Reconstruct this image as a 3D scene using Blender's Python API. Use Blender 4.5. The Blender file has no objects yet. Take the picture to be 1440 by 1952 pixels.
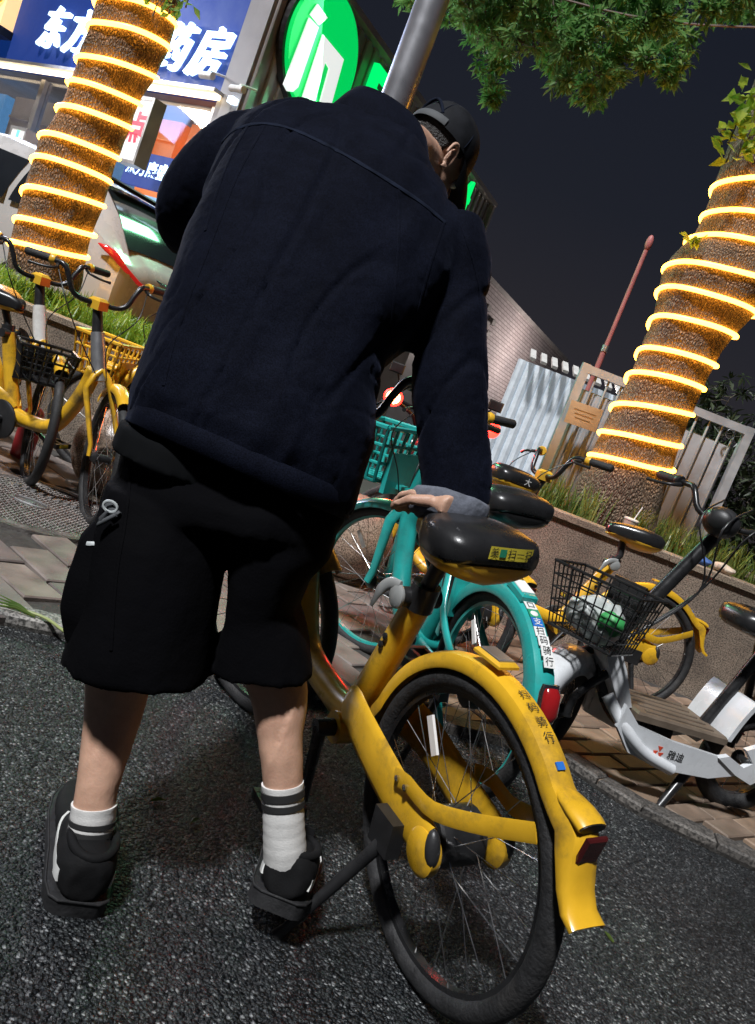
import bpy, bmesh, math, random
import numpy as np
from mathutils import Vector, Matrix, noise as mnoise

random.seed(11)
rng = np.random.default_rng(7)
R_ = math.radians
scene = bpy.context.scene
col = scene.collection

# ------------------------------------------------------------------ camera, world, sun, exposure
FPX, PITCH, ROLL, CAMH = 1580.0, R_(7.5), R_(21.3), 1.0
cp, sp, cr, sr = math.cos(PITCH), math.sin(PITCH), math.cos(ROLL), math.sin(ROLL)
FW = np.array([0, cp, -sp]); UP = np.array([0, sp, cp]); RT = np.array([1.0, 0, 0]); CAM = np.array([0, 0, CAMH])
cam_d = bpy.data.cameras.new('camera'); cam = bpy.data.objects.new('camera', cam_d); col.objects.link(cam)
cx = RT * cr + UP * sr; cy = UP * cr - RT * sr; cz = -FW
cam.matrix_world = Matrix(((cx[0], cy[0], cz[0], 0), (cx[1], cy[1], cz[1], 0), (cx[2], cy[2], cz[2], CAMH), (0, 0, 0, 1)))
cam_d.sensor_fit = 'HORIZONTAL'; cam_d.sensor_width = 36; cam_d.lens = 36 * FPX / 1440
cam_d.clip_start = 0.05; cam_d.clip_end = 600
scene.camera = cam
scene.view_settings.view_transform = 'Standard'; scene.view_settings.look = 'None'
scene.view_settings.gamma = 1; scene.view_settings.exposure = 1.2; scene.view_settings.use_curve_mapping = False

world = bpy.data.worlds.new('World'); scene.world = world; world.use_nodes = True
nt = world.node_tree; nt.nodes.clear()
wo = nt.nodes.new('ShaderNodeOutputWorld'); wb = nt.nodes.new('ShaderNodeBackground')
tc = nt.nodes.new('ShaderNodeTexCoord'); sx = nt.nodes.new('ShaderNodeSeparateXYZ'); rp = nt.nodes.new('ShaderNodeValToRGB')
nt.links.new(tc.outputs['Generated'], sx.inputs[0]); nt.links.new(sx.outputs['Z'], rp.inputs[0])
e = rp.color_ramp.elements; e[0].position = 0.0; e[0].color = (0.0125, 0.0110, 0.0125, 1); e[1].position = 0.75; e[1].color = (0.0024, 0.0038, 0.0078, 1)
m_ = rp.color_ramp.elements.new(0.28); m_.color = (0.0058, 0.0066, 0.0098, 1)
nt.links.new(rp.outputs[0], wb.inputs[0]); wb.inputs[1].default_value = 1.0
nt.links.new(wb.outputs[0], wo.inputs[0])

sun_d = bpy.data.lights.new('street_light', 'SUN'); sun = bpy.data.objects.new('street_light', sun_d); col.objects.link(sun)
sun_d.energy = 2.1; sun_d.angle = R_(5); sun_d.color = (0.97, 0.98, 1.0)
sun_dir = Vector((0.30, 0.46, -0.83)).normalized()          # direction the light travels
sun.rotation_euler = sun_dir.to_track_quat('-Z', 'Y').to_euler()
scene.cycles.use_denoising = True
scene.cycles.max_bounces = 6; scene.cycles.diffuse_bounces = 3; scene.cycles.glossy_bounces = 3
scene.cycles.transparent_max_bounces = 8; scene.cycles.transmission_bounces = 4
scene.cycles.sample_clamp_indirect = 4.0; scene.cycles.caustics_reflective = False; scene.cycles.caustics_refractive = False

# ------------------------------------------------------------------ survey helpers (photo pixel + distance -> place)
def ray(px, py):
    dx, dy = px - 720, py - 976
    return FW * FPX + RT * (dx * cr + dy * sr) - UP * (dy * cr - dx * sr)
def P(px, py, D):
    r = ray(px, py); return CAM + r * (D / r[1])
def G(px, py, z=0.0):
    r = ray(px, py); return CAM + r * ((z - CAMH) / r[2])
def V(a): return np.asarray(a, float)
def unit(a):
    a = V(a); n = np.linalg.norm(a); return a / n if n > 1e-9 else a

# ------------------------------------------------------------------ mesh builder
class MB:
    def __init__(s): s.v = []; s.f = []
    def add(s, vs, fs):
        b = len(s.v); s.v.extend([tuple(map(float, q)) for q in vs]); s.f.extend([tuple(i + b for i in f) for f in fs]); return s
    def box(s, c, size, ax=None):
        c = V(c); h = V(size) / 2; ax = np.eye(3) if ax is None else np.array([V(a) for a in ax])
        vs = [c + ax[0] * h[0] * i + ax[1] * h[1] * j + ax[2] * h[2] * k for i in (-1, 1) for j in (-1, 1) for k in (-1, 1)]
        return s.add(vs, [(0, 1, 3, 2), (4, 6, 7, 5), (0, 4, 5, 1), (2, 3, 7, 6), (0, 2, 6, 4), (1, 5, 7, 3)])
    def bbox(s, c, size, bev, ax=None):
        # box with bevelled top edges
        c = V(c); h = V(size) / 2; ax = np.eye(3) if ax is None else np.array([V(a) for a in ax])
        rings = []
        for z, k in ((-h[2], 0), (h[2] - bev, 0), (h[2], bev)):
            rings.append([c + ax[0] * (h[0] - k) * i + ax[1] * (h[1] - k) * j + ax[2] * z for i, j in ((-1, -1), (1, -1), (1, 1), (-1, 1))])
        return s.loft(rings)
    def loft(s, rings, caps=True, closed=True):
        n = len(rings[0]); b = len(s.v)
        for r in rings: s.v.extend([tuple(map(float, q)) for q in r])
        m = n if closed else n - 1
        for i in range(len(rings) - 1):
            for j in range(m):
                k = (j + 1) % n
                s.f.append((b + i * n + j, b + i * n + k, b + (i + 1) * n + k, b + (i + 1) * n + j))
        if caps and closed:
            s.f.append(tuple(b + j for j in reversed(range(n)))); e = b + (len(rings) - 1) * n
            s.f.append(tuple(e + j for j in range(n)))
        return s
    def tube(s, pts, r, n=10, caps=True, up=None, closed=False, flat=1.0):
        pts = [V(p) for p in pts]; k = len(pts)
        rs = [r] * k if np.isscalar(r) else list(r)
        T = []
        for i in range(k):
            a = pts[(i - 1) % k] if (closed or i > 0) else pts[i]; c = pts[(i + 1) % k] if (closed or i < k - 1) else pts[i]
            T.append(unit(c - a))
        N = V(up) if up is not None else (V((0, 0, 1)) if abs(T[0][2]) < .9 else V((1, 0, 0)))
        rings = []
        for i in range(k):
            if up is not None: N = V(up)
            N = unit(N - T[i] * (N @ T[i])); B = np.cross(T[i], N)
            rr = rs[i]; a, c = (rr, rr * flat) if np.isscalar(rr) else rr
            rings.append([pts[i] + N * a * math.cos(t) + B * c * math.sin(t) for t in np.linspace(0, 2 * math.pi, n, endpoint=False)])
        if closed: rings.append(rings[0]); caps = False
        return s.loft(rings, caps)
    def lathe(s, prof, c=(0, 0, 0), ax=(0, 0, 1), n=24, caps=True):
        c = V(c); A = unit(ax); u = unit(np.cross(A, (1, 0, 0) if abs(A[0]) < .9 else (0, 1, 0))); w = np.cross(A, u)
        return s.loft([[c + A * h + (u * math.cos(t) + w * math.sin(t)) * r for t in np.linspace(0, 2 * math.pi, n, endpoint=False)] for r, h in prof], caps)
    def ball(s, c, r, n=16, m=10, ax=None):
        c = V(c); r = V((r, r, r)) if np.isscalar(r) else V(r); ax = np.eye(3) if ax is None else np.array([V(a) for a in ax])
        rings = []
        for i in range(m + 1):
            ph = -math.pi / 2 + math.pi * (i + .02) / (m + .04)
            rings.append([c + ax[0] * r[0] * math.cos(ph) * math.cos(t) + ax[1] * r[1] * math.cos(ph) * math.sin(t) + ax[2] * r[2] * math.sin(ph) for t in np.linspace(0, 2 * math.pi, n, endpoint=False)])
        return s.loft(rings)
    def prism(s, poly, M, d0, d1):
        # poly: 2D outline; M(u,v,d) -> point
        return s.loft([[M(u, v, d0) for u, v in poly], [M(u, v, d1) for u, v in poly]])
    def build(s, name, m, parent=None, smooth=40, fix=True):
        me = bpy.data.meshes.new(name); me.from_pydata(s.v, [], s.f)
        if fix:
            bm = bmesh.new(); bm.from_mesh(me); bmesh.ops.recalc_face_normals(bm, faces=bm.faces); bm.to_mesh(me); bm.free()
        me.update()
        return link(name, me, m, parent, smooth)

def smooth_path(pts, n=24):
    pts = np.array(pts, float); s = np.concatenate([[0], np.cumsum(np.linalg.norm(np.diff(pts, axis=0), axis=1))]); out = []
    m = len(pts)
    for t in np.linspace(0, s[-1], n):
        i = min(max(int(np.searchsorted(s, t) - 1), 0), m - 2); u = (t - s[i]) / max(1e-9, s[i + 1] - s[i])
        p0, p1, p2, p3 = pts[max(i - 1, 0)], pts[i], pts[i + 1], pts[min(i + 2, m - 1)]
        out.append(.5 * (2 * p1 + (p2 - p0) * u + (2 * p0 - 5 * p1 + 4 * p2 - p3) * u * u + (3 * p1 - p0 - 3 * p2 + p3) * u ** 3))
    return out
def link(name, me, m, parent=None, smooth=40):
    if m is not None and len(me.materials) == 0: me.materials.append(m)
    if smooth:
        me.polygons.foreach_set('use_smooth', [True] * len(me.polygons)); me.set_sharp_from_angle(angle=R_(smooth))
    o = bpy.data.objects.new(name, me); col.objects.link(o)
    if parent is not None: o.parent = parent
    return o
def tag(o, label=None, cat=None, group=None, kind=None):
    for k, v in (('label', label), ('category', cat), ('group', group), ('kind', kind)):
        if v: o[k] = v
    return o
def empty(name, M=None, label=None, cat=None, group=None):
    o = bpy.data.objects.new(name, None); col.objects.link(o); o.empty_display_size = .1
    if M is not None: o.matrix_world = M
    return tag(o, label, cat, group)
def copy_tree(o, parent=None):
    c = o.copy(); col.objects.link(c)
    if parent is not None: c.parent = parent
    for ch in o.children: copy_tree(ch, c)
    return c
_txt = {}
def text_geo(body, bold=0.0, depth=0.0):
    key = (body, bold, depth)
    if key not in _txt:
        c = bpy.data.curves.new('lettering', 'FONT'); c.body = body; c.offset = bold; c.extrude = depth; c.resolution_u = 3
        c.align_x = 'CENTER'; c.align_y = 'CENTER'
        o = bpy.data.objects.new('lettering', c); col.objects.link(o); bpy.context.view_layer.update()
        me = o.evaluated_get(bpy.context.evaluated_depsgraph_get()).to_mesh()
        vs = [tuple(v.co) for v in me.vertices]; fs = [tuple(p.vertices) for p in me.polygons]
        bpy.data.objects.remove(o); _txt[key] = (vs, fs)
    return _txt[key]
def lettering(mb, body, c, u, v, size, bold=0.0, depth=0.0, shear=0.0):
    vs, fs = text_geo(body, bold, depth); c, u, v = V(c), unit(u), unit(v); w = np.cross(u, v)
    mb.add([c + (u * (q[0] + shear * q[1]) + v * q[1] + w * q[2]) * size for q in vs], fs); return mb

def lamp(name, parent, loc, target, power, color, sx, sy):
    d = bpy.data.lights.new(name, 'AREA'); d.shape = 'RECTANGLE'; d.size = sx; d.size_y = sy; d.energy = power; d.color = color
    o = bpy.data.objects.new(name, d); col.objects.link(o); o.parent = parent
    o.visible_camera = False; o.location = loc; o.rotation_euler = (Vector(tuple(target)) - Vector(tuple(loc))).to_track_quat('-Z', 'Y').to_euler(); return o
# ------------------------------------------------------------------ materials
def nodes(name):
    m = bpy.data.materials.new(name); m.use_nodes = True; t = m.node_tree
    return m, t, t.nodes['Principled BSDF'], t.nodes, t.links
def mat(name, c, rough=.5, metal=0.0, var=.15, scale=6.0, rvar=.12, bump=0.0, bscale=60.0, coat=0.0, spec=.5, c2=None, emit=None, es=0.0, sheen=0.0, trans=0.0, alpha=1.0, wear=None):
    m, t, b, N, L = nodes(name)
    co = N.new('ShaderNodeTexCoord')
    nz = N.new('ShaderNodeTexNoise'); nz.inputs['Scale'].default_value = scale; nz.inputs['Detail'].default_value = 7; nz.inputs['Roughness'].default_value = .62
    L.new(co.outputs['Object'], nz.inputs['Vector'])
    r = N.new('ShaderNodeValToRGB'); L.new(nz.outputs['Fac'], r.inputs[0])
    c = tuple(c); lo = tuple(x * (1 - var) for x in c); hi = tuple(min(1, x * (1 + var)) for x in c) if c2 is None else tuple(c2)
    r.color_ramp.elements[0].position = .33; r.color_ramp.elements[0].color = (*lo, 1)
    r.color_ramp.elements[1].position = .67; r.color_ramp.elements[1].color = (*hi, 1)
    out = r.outputs[0]
    if wear is not None:      # grime patches: (colour, amount, scale)
        n2 = N.new('ShaderNodeTexNoise'); n2.inputs['Scale'].default_value = wear[2]; n2.inputs['Detail'].default_value = 9; n2.inputs['Roughness'].default_value = .7
        L.new(co.outputs['Object'], n2.inputs['Vector'])
        r2 = N.new('ShaderNodeValToRGB'); L.new(n2.outputs['Fac'], r2.inputs[0])
        r2.color_ramp.elements[0].position = .5; r2.color_ramp.elements[1].position = .72
        r2.color_ramp.elements[0].color = (0, 0, 0, 1); r2.color_ramp.elements[1].color = (wear[1],) * 3 + (1,)
        mx = N.new('ShaderNodeMixRGB'); L.new(r2.outputs[0], mx.inputs[0]); L.new(out, mx.inputs[1]); mx.inputs[2].default_value = (*wear[0], 1); out = mx.outputs[0]
    L.new(out, b.inputs['Base Color'])
    mr = N.new('ShaderNodeMapRange'); L.new(nz.outputs['Fac'], mr.inputs[0]); mr.inputs[1].default_value = .3; mr.inputs[2].default_value = .7
    mr.inputs[3].default_value = max(.02, rough - rvar); mr.inputs[4].default_value = min(1, rough + rvar); L.new(mr.outputs[0], b.inputs['Roughness'])
    b.inputs['Metallic'].default_value = metal; b.inputs['Specular IOR Level'].default_value = spec
    if coat: b.inputs['Coat Weight'].default_value = coat; b.inputs['Coat Roughness'].default_value = .12
    if sheen: b.inputs['Sheen Weight'].default_value = sheen; b.inputs['Sheen Roughness'].default_value = .5
    if trans: b.inputs['Transmission Weight'].default_value = trans
    if alpha < 1: b.inputs['Alpha'].default_value = alpha
    if bump:
        n3 = N.new('ShaderNodeTexNoise'); n3.inputs['Scale'].default_value = bscale; n3.inputs['Detail'].default_value = 5; L.new(co.outputs['Object'], n3.inputs['Vector'])
        bp = N.new('ShaderNodeBump'); bp.inputs['Strength'].default_value = bump; bp.inputs['Distance'].default_value = .01
        L.new(n3.outputs['Fac'], bp.inputs['Height']); L.new(bp.outputs[0], b.inputs['Normal'])
    if emit is not None:
        b.inputs['Emission Color'].default_value = (*emit, 1); b.inputs['Emission Strength'].default_value = es
    return m
def ramp(N, L, src, stops):
    r = N.new('ShaderNodeValToRGB'); L.new(src, r.inputs[0]); el = r.color_ramp.elements
    el[0].position, el[0].color = stops[0][0], (*stops[0][1], 1); el[1].position, el[1].color = stops[-1][0], (*stops[-1][1], 1)
    for p, c in stops[1:-1]: q = el.new(p); q.color = (*c, 1)
    return r.outputs[0]
def bumped(N, L, b, h, strength, dist=.01):
    bp = N.new('ShaderNodeBump'); bp.inputs['Strength'].default_value = strength; bp.inputs['Distance'].default_value = dist
    L.new(h, bp.inputs['Height']); L.new(bp.outputs[0], b.inputs['Normal'])

def asphalt_mat():
    m, t, b, N, L = nodes('asphalt'); co = N.new('ShaderNodeTexCoord')
    v = N.new('ShaderNodeTexVoronoi'); v.inputs['Scale'].default_value = 150; v.inputs['Randomness'].default_value = 1; L.new(co.outputs['Object'], v.inputs['Vector'])
    v2 = N.new('ShaderNodeTexVoronoi'); v2.inputs['Scale'].default_value = 330; L.new(co.outputs['Object'], v2.inputs['Vector'])
    big = N.new('ShaderNodeTexNoise'); big.inputs['Scale'].default_value = 1.6; big.inputs['Detail'].default_value = 6; L.new(co.outputs['Object'], big.inputs['Vector'])
    cell = N.new('ShaderNodeSeparateColor'); L.new(v.outputs['Color'], cell.inputs[0])
    stone = ramp(N, L, cell.outputs[0], [(0, (.012, .014, .017)), (.5, (.028, .033, .036)), (.85, (.072, .080, .082)), (1, (.34, .35, .35))])
    edge = ramp(N, L, v.outputs['Distance'], [(.28, (1, 1, 1)), (.72, (.28, .28, .30))])
    mx = N.new('ShaderNodeMixRGB'); mx.blend_type = 'MULTIPLY'; mx.inputs[0].default_value = 1; L.new(stone, mx.inputs[1]); L.new(edge, mx.inputs[2])
    tone = ramp(N, L, big.outputs['Fac'], [(.30, (.38, .40, .44)), (.5, (1, 1, 1)), (.70, (1.7, 1.7, 1.6))])
    mx2 = N.new('ShaderNodeMixRGB'); mx2.blend_type = 'MULTIPLY'; mx2.inputs[0].default_value = 1; L.new(mx.outputs[0], mx2.inputs[1]); L.new(tone, mx2.inputs[2])
    L.new(mx2.outputs[0], b.inputs['Base Color'])
    mr = N.new('ShaderNodeMapRange'); L.new(cell.outputs[1], mr.inputs[0]); mr.inputs[3].default_value = .16; mr.inputs[4].default_value = .55; L.new(mr.outputs[0], b.inputs['Roughness'])
    a = N.new('ShaderNodeMath'); a.operation = 'MULTIPLY_ADD'; L.new(v2.outputs['Distance'], a.inputs[0]); a.inputs[1].default_value = .35; L.new(v.outputs['Distance'], a.inputs[2])
    inv = N.new('ShaderNodeMath'); inv.operation = 'SUBTRACT'; inv.inputs[0].default_value = 1; L.new(a.outputs[0], inv.inputs[1])
    c2 = N.new('ShaderNodeMath'); c2.operation = 'MULTIPLY_ADD'; L.new(cell.outputs[2], c2.inputs[0]); c2.inputs[1].default_value = .6; L.new(inv.outputs[0], c2.inputs[2])
    bumped(N, L, b, c2.outputs[0], 1.0, .012); return m
def granite_mat(name, c, scale=130, rough=.6, stain=.5):
    m, t, b, N, L = nodes(name); co = N.new('ShaderNodeTexCoord')
    n1 = N.new('ShaderNodeTexNoise'); n1.inputs['Scale'].default_value = scale; n1.inputs['Detail'].default_value = 3; L.new(co.outputs['Object'], n1.inputs['Vector'])
    n2 = N.new('ShaderNodeTexNoise'); n2.inputs['Scale'].default_value = 3.5; n2.inputs['Detail'].default_value = 9; n2.inputs['Roughness'].default_value = .7; L.new(co.outputs['Object'], n2.inputs['Vector'])
    s = ramp(N, L, n1.outputs['Fac'], [(.36, tuple(x * .35 for x in c)), (.48, c), (.62, tuple(min(1, x * 1.7) for x in c))])
    st = ramp(N, L, n2.outputs['Fac'], [(.35, (1 - stain,) * 3), (.65, (1.1, 1.08, 1.04))])
    mx = N.new('ShaderNodeMixRGB'); mx.blend_type = 'MULTIPLY'; mx.inputs[0].default_value = 1; L.new(s, mx.inputs[1]); L.new(st, mx.inputs[2]); L.new(mx.outputs[0], b.inputs['Base Color'])
    b.inputs['Roughness'].default_value = rough; bumped(N, L, b, n1.outputs['Fac'], .35, .004); return m
def paver_mat(name, c):
    m, t, b, N, L = nodes(name); co = N.new('ShaderNodeTexCoord'); oi = N.new('ShaderNodeObjectInfo')
    n1 = N.new('ShaderNodeTexNoise'); n1.inputs['Scale'].default_value = 9; n1.inputs['Detail'].default_value = 8; n1.noise_dimensions = '4D'; L.new(co.outputs['Object'], n1.inputs['Vector'])
    mu = N.new('ShaderNodeMath'); mu.operation = 'MULTIPLY'; mu.inputs[1].default_value = 40; L.new(oi.outputs['Random'], mu.inputs[0]); L.new(mu.outputs[0], n1.inputs['W'])
    n3 = N.new('ShaderNodeTexNoise'); n3.inputs['Scale'].default_value = 140; L.new(co.outputs['Object'], n3.inputs['Vector'])
    s = ramp(N, L, n1.outputs['Fac'], [(.3, tuple(x * .55 for x in c)), (.7, tuple(x * 1.2 for x in c))])
    pr = ramp(N, L, oi.outputs['Random'], [(0, (.7, .68, .68)), (.5, (1, .98, .95)), (1, (1.25, 1.15, 1.05))])
    mx = N.new('ShaderNodeMixRGB'); mx.blend_type = 'MULTIPLY'; mx.inputs[0].default_value = 1; L.new(s, mx.inputs[1]); L.new(pr, mx.inputs[2]); L.new(mx.outputs[0], b.inputs['Base Color'])
    mr = N.new('ShaderNodeMapRange'); L.new(n1.outputs['Fac'], mr.inputs[0]); mr.inputs[3].default_value = .3; mr.inputs[4].default_value = .75; L.new(mr.outputs[0], b.inputs['Roughness'])
    bumped(N, L, b, n3.outputs['Fac'], .4, .003); return m
def bark_mat():
    m, t, b, N, L = nodes('bark'); co = N.new('ShaderNodeTexCoord'); mp = N.new('ShaderNodeMapping'); mp.inputs['Scale'].default_value = (1, 1, .42); L.new(co.outputs['Object'], mp.inputs[0])
    v = N.new('ShaderNodeTexVoronoi'); v.inputs['Scale'].default_value = 75; v.feature = 'DISTANCE_TO_EDGE'; L.new(mp.outputs[0], v.inputs['Vector'])
    n = N.new('ShaderNodeTexNoise'); n.inputs['Scale'].default_value = 110; n.inputs['Detail'].default_value = 6; L.new(mp.outputs[0], n.inputs['Vector'])
    ad = N.new('ShaderNodeMath'); ad.operation = 'MULTIPLY_ADD'; L.new(n.outputs['Fac'], ad.inputs[0]); ad.inputs[1].default_value = .25; L.new(v.outputs['Distance'], ad.inputs[2])
    L.new(ramp(N, L, ad.outputs[0], [(.12, (.06, .04, .026)), (.22, (.17, .12, .08)), (.45, (.27, .20, .135))]), b.inputs['Base Color'])
    b.inputs['Roughness'].default_value = .85; bumped(N, L, b, ad.outputs[0], 1.0, .03); return m
def leaf_mat(name, a, c, tr=.35):
    m, t, b, N, L = nodes(name); oi = N.new('ShaderNodeTexCoord')
    n = N.new('ShaderNodeTexNoise'); n.inputs['Scale'].default_value = 7; n.inputs['Detail'].default_value = 4; L.new(oi.outputs['Object'], n.inputs['Vector'])
    cc = ramp(N, L, n.outputs['Fac'], [(.35, a), (.65, c)]); L.new(cc, b.inputs['Base Color']); b.inputs['Roughness'].default_value = .42
    tb = N.new('ShaderNodeBsdfTranslucent'); L.new(cc, tb.inputs[0]); ms = N.new('ShaderNodeMixShader'); ms.inputs[0].default_value = tr
    L.new(b.outputs[0], ms.inputs[1]); L.new(tb.outputs[0], ms.inputs[2]); L.new(ms.outputs[0], N['Material Output'].inputs[0]); return m
def emit_mat(name, c, s, base=None):
    return mat(name, base or c, rough=.4, var=.02, rvar=.05, emit=c, es=s)
def brickwall_mat():
    m, t, b, N, L = nodes('small_brick'); co = N.new('ShaderNodeTexCoord'); mp = N.new('ShaderNodeMapping'); mp.inputs['Rotation'].default_value = (math.pi / 2, 0, 0)
    L.new(co.outputs['Object'], mp.inputs[0])
    br = N.new('ShaderNodeTexBrick'); br.inputs['Scale'].default_value = 1; br.inputs['Brick Width'].default_value = .24; br.inputs['Row Height'].default_value = .075; br.inputs['Mortar Size'].default_value = .008
    br.inputs['Color1'].default_value = (.34, .31, .31, 1); br.inputs['Color2'].default_value = (.43, .40, .40, 1); br.inputs['Mortar'].default_value = (.15, .13, .13, 1)
    L.new(mp.outputs[0], br.inputs['Vector']); n = N.new('ShaderNodeTexNoise'); n.inputs['Scale'].default_value = .8; n.inputs['Detail'].default_value = 8; L.new(co.outputs['Object'], n.inputs['Vector'])
    mx = N.new('ShaderNodeMixRGB'); mx.blend_type = 'MULTIPLY'; mx.inputs[0].default_value = 1; L.new(br.outputs['Color'], mx.inputs[1]); L.new(ramp(N, L, n.outputs['Fac'], [(.3, (.7, .7, .72)), (.7, (1.15, 1.1, 1.1))]), mx.inputs[2])
    L.new(mx.outputs[0], b.inputs['Base Color']); b.inputs['Roughness'].default_value = .8; bumped(N, L, b, br.outputs['Fac'], -.4, .01); return m

M = {}
M['asphalt'] = asphalt_mat()
M['granite'] = granite_mat('granite', (.21, .17, .135))
M['granite_cap'] = granite_mat('granite_cap', (.24, .195, .15), 150, .5, .4)
M['granite_ball'] = granite_mat('granite_ball', (.30, .22, .17), 150, .22, .25)
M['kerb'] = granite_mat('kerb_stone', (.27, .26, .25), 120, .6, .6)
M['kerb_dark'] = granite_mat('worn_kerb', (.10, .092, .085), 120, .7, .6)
M['mortar'] = mat('mortar', (.045, .042, .038), .9, var=.4, scale=30, bump=.5)
M['paver_a'] = paver_mat('paver_grey', (.19, .165, .155)); M['paver_b'] = paver_mat('paver_buff', (.24, .18, .135))
M['bark'] = bark_mat()
M['soil'] = mat('soil', (.05, .04, .028), .95, var=.4, scale=20, bump=.8)
M['cast_iron'] = mat('cast_iron', (.17, .155, .145), .48, .55, var=.45, scale=14, bump=.5, bscale=120)
M['yellow'] = mat('yellow_paint', (.70, .395, .020), .36, var=.16, scale=5, rvar=.16, coat=.3, wear=((.12, .08, .03), .9, 7), bump=.03)
M['yellow_clean'] = mat('yellow_plastic', (.74, .42, .03), .36, var=.1, scale=5, coat=.3, wear=((.20, .13, .05), .55, 12))
M['teal'] = mat('teal_paint', (.02, .36, .33), .33, var=.12, scale=5, coat=.4, wear=((.05, .16, .15), .6, 11))
M['white_paint'] = mat('white_paint', (.72, .71, .68), .32, var=.06, coat=.3, wear=((.35, .31, .26), .5, 9))
M['black_plastic'] = mat('black_plastic', (.018, .018, .019), .38, var=.3, scale=12, bump=.06, bscale=300)
M['black_metal'] = mat('black_metal', (.02, .02, .021), .3, .2, var=.25, scale=15)
M['rubber'] = mat('tyre_rubber', (.016, .016, .017), .7, var=.4, scale=25, bump=.3, bscale=160, wear=((.08, .075, .07), .35, 14))
M['vinyl'] = mat('saddle_vinyl', (.016, .016, .017), .3, var=.25, scale=9, rvar=.08, bump=.05, bscale=350, coat=.15)
M['chrome'] = mat('bright_steel', (.62, .62, .62), .22, 1.0, var=.08, rvar=.08)
M['steel'] = mat('galvanised_steel', (.60, .60, .63), .32, .8, var=.15, scale=3, rvar=.1)
M['alu'] = mat('cast_aluminium', (.46, .46, .47), .4, .85, var=.15)
M['red_lens'] = mat('red_lens', (.30, .010, .012), .15, var=.2, coat=.8)
M['dark_red_lens'] = mat('dark_red_lens', (.055, .008, .008), .2, var=.2, coat=.5)
M['reflector'] = mat('white_reflector', (.75, .72, .68), .25, var=.1, coat=.5)
M['ink'] = mat('black_ink', (.02, .02, .02), .6, var=.1)
M['white_ink'] = mat('white_ink', (.75, .75, .73), .6, var=.05)
M['sticker_yellow'] = mat('sticker_yellow', (.72, .60, .06), .4, var=.06)
M['sticker_green'] = mat('sticker_green', (.03, .30, .16), .4, var=.06)
M['sticker_blue'] = mat('sticker_blue', (.02, .14, .50), .4, var=.06)
# ================================================================== THE SETTING
XA, YA, ZA = V((1, 0, 0)), V((0, 1, 0)), V((0, 0, 1))
def on_wall(p0, d, px, py, off=0.0):
    d = V(d); n = V((-d[1], d[0], 0)); r = ray(px, py); t = ((V(p0) - CAM) @ n) / (r @ n); p = CAM + r * t
    return p, float((p - V(p0)) @ d)

mb = MB(); mb.add([(-60, -20, 0), (60, -20, 0), (60, 90, 0), (-60, 90, 0)], [(0, 1, 2, 3)])
tag(mb.build('road', M['asphalt'], smooth=0, fix=False), kind='structure')

# ---- pavement: mortar bed, single pavers, kerb stones
edge = [(-4.2, 1.42), (-.95, 2.24), (-.72, 2.34), (-.3, 2.46), (.07, 2.6), (.92, 2.93), (1.06, 2.80), (1.2, 2.70), (1.45, 2.64), (3.6, 2.2)]
poly = edge + [(5.0, 2.2), (5.0, 30.0), (-9.0, 30.0), (-9.0, 1.4)]
mb = MB(); mb.prism([(a, b) for a, b in poly], lambda u, v, d: (u, v, d), -.02, .012)
pave = tag(mb.build('pavement', M['mortar'], smooth=0), kind='structure')
def inside(x, y, pl):
    c = False; j = len(pl) - 1
    for i in range(len(pl)):
        if (pl[i][1] > y) != (pl[j][1] > y) and x < (pl[j][0] - pl[i][0]) * (y - pl[i][1]) / (pl[j][1] - pl[i][1]) + pl[i][0]: c = not c
        j = i
    return c
def visible(p, pad=40):
    q = V(p) - CAM; d = q @ FW
    if d < .1: return False
    x = FPX * (q @ RT) / d; y = -FPX * (q @ UP) / d; X = 720 + x * cr - y * sr; Y = 976 + x * sr + y * cr
    return -pad < X < 1440 + pad and -pad < Y < 1952 + pad
MH = V((-1.42, 3.5)); MHR = .40
def lay(ang, L, W, xr, yr, m, wob):
    mb = MB(); mb.bbox((0, 0, 0), (L - .008, W - .008, .03), .005); base = mb.build('paver', m, pave, smooth=0)
    me = base.data; bpy.data.objects.remove(base); n = 0
    d = V((math.cos(ang), math.sin(ang))); q = V((-d[1], d[0]))
    for i in range(-60, 60):
        for j in range(-90, 90):
            c = d * (i + .5 * (j % 2)) * L + q * j * W + V((0, 3.6))
            if not (xr[0] < c[0] < xr[1] and yr[0] < c[1] < yr[1]): continue
            if not inside(c[0], c[1] - .10, poly) or not visible((c[0], c[1], 0)): continue
            if np.linalg.norm(c - MH) < MHR + .10: continue
            o = bpy.data.objects.new('paver', me); col.objects.link(o); o.parent = pave
            o.location = (c[0], c[1], .012 + random.uniform(-.003, .004)); o.rotation_euler = (random.gauss(0, wob), random.gauss(0, wob), ang + random.gauss(0, .008)); n += 1
    return n
lay(R_(-39), .31, .155, (-3.2, .22), (1.5, 4.72), M['paver_a'], .012)
lay(R_(40), .207, .106, (.34, 3.4), (2.4, 4.72), M['paver_b'], .012)
n_k = 0
for (a, b) in zip(edge[:-1], edge[1:]):
    a, b = V(a), V(b); Ln = np.linalg.norm(b - a); k = max(1, int(round(Ln / .55))); d = (b - a) / Ln; q = V((-d[1], d[0]))
    for i in range(k):
        c = a + d * Ln * (i + .5) / k + q * .045
        if not visible((c[0], c[1], 0), 200): continue
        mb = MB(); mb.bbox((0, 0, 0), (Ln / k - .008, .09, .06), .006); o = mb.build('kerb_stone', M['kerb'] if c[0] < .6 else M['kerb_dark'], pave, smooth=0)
        o.location = (c[0], c[1], .008 + random.uniform(-.002, .003)); o.rotation_euler = (0, random.gauss(0, .006), math.atan2(d[1], d[0]))

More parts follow.
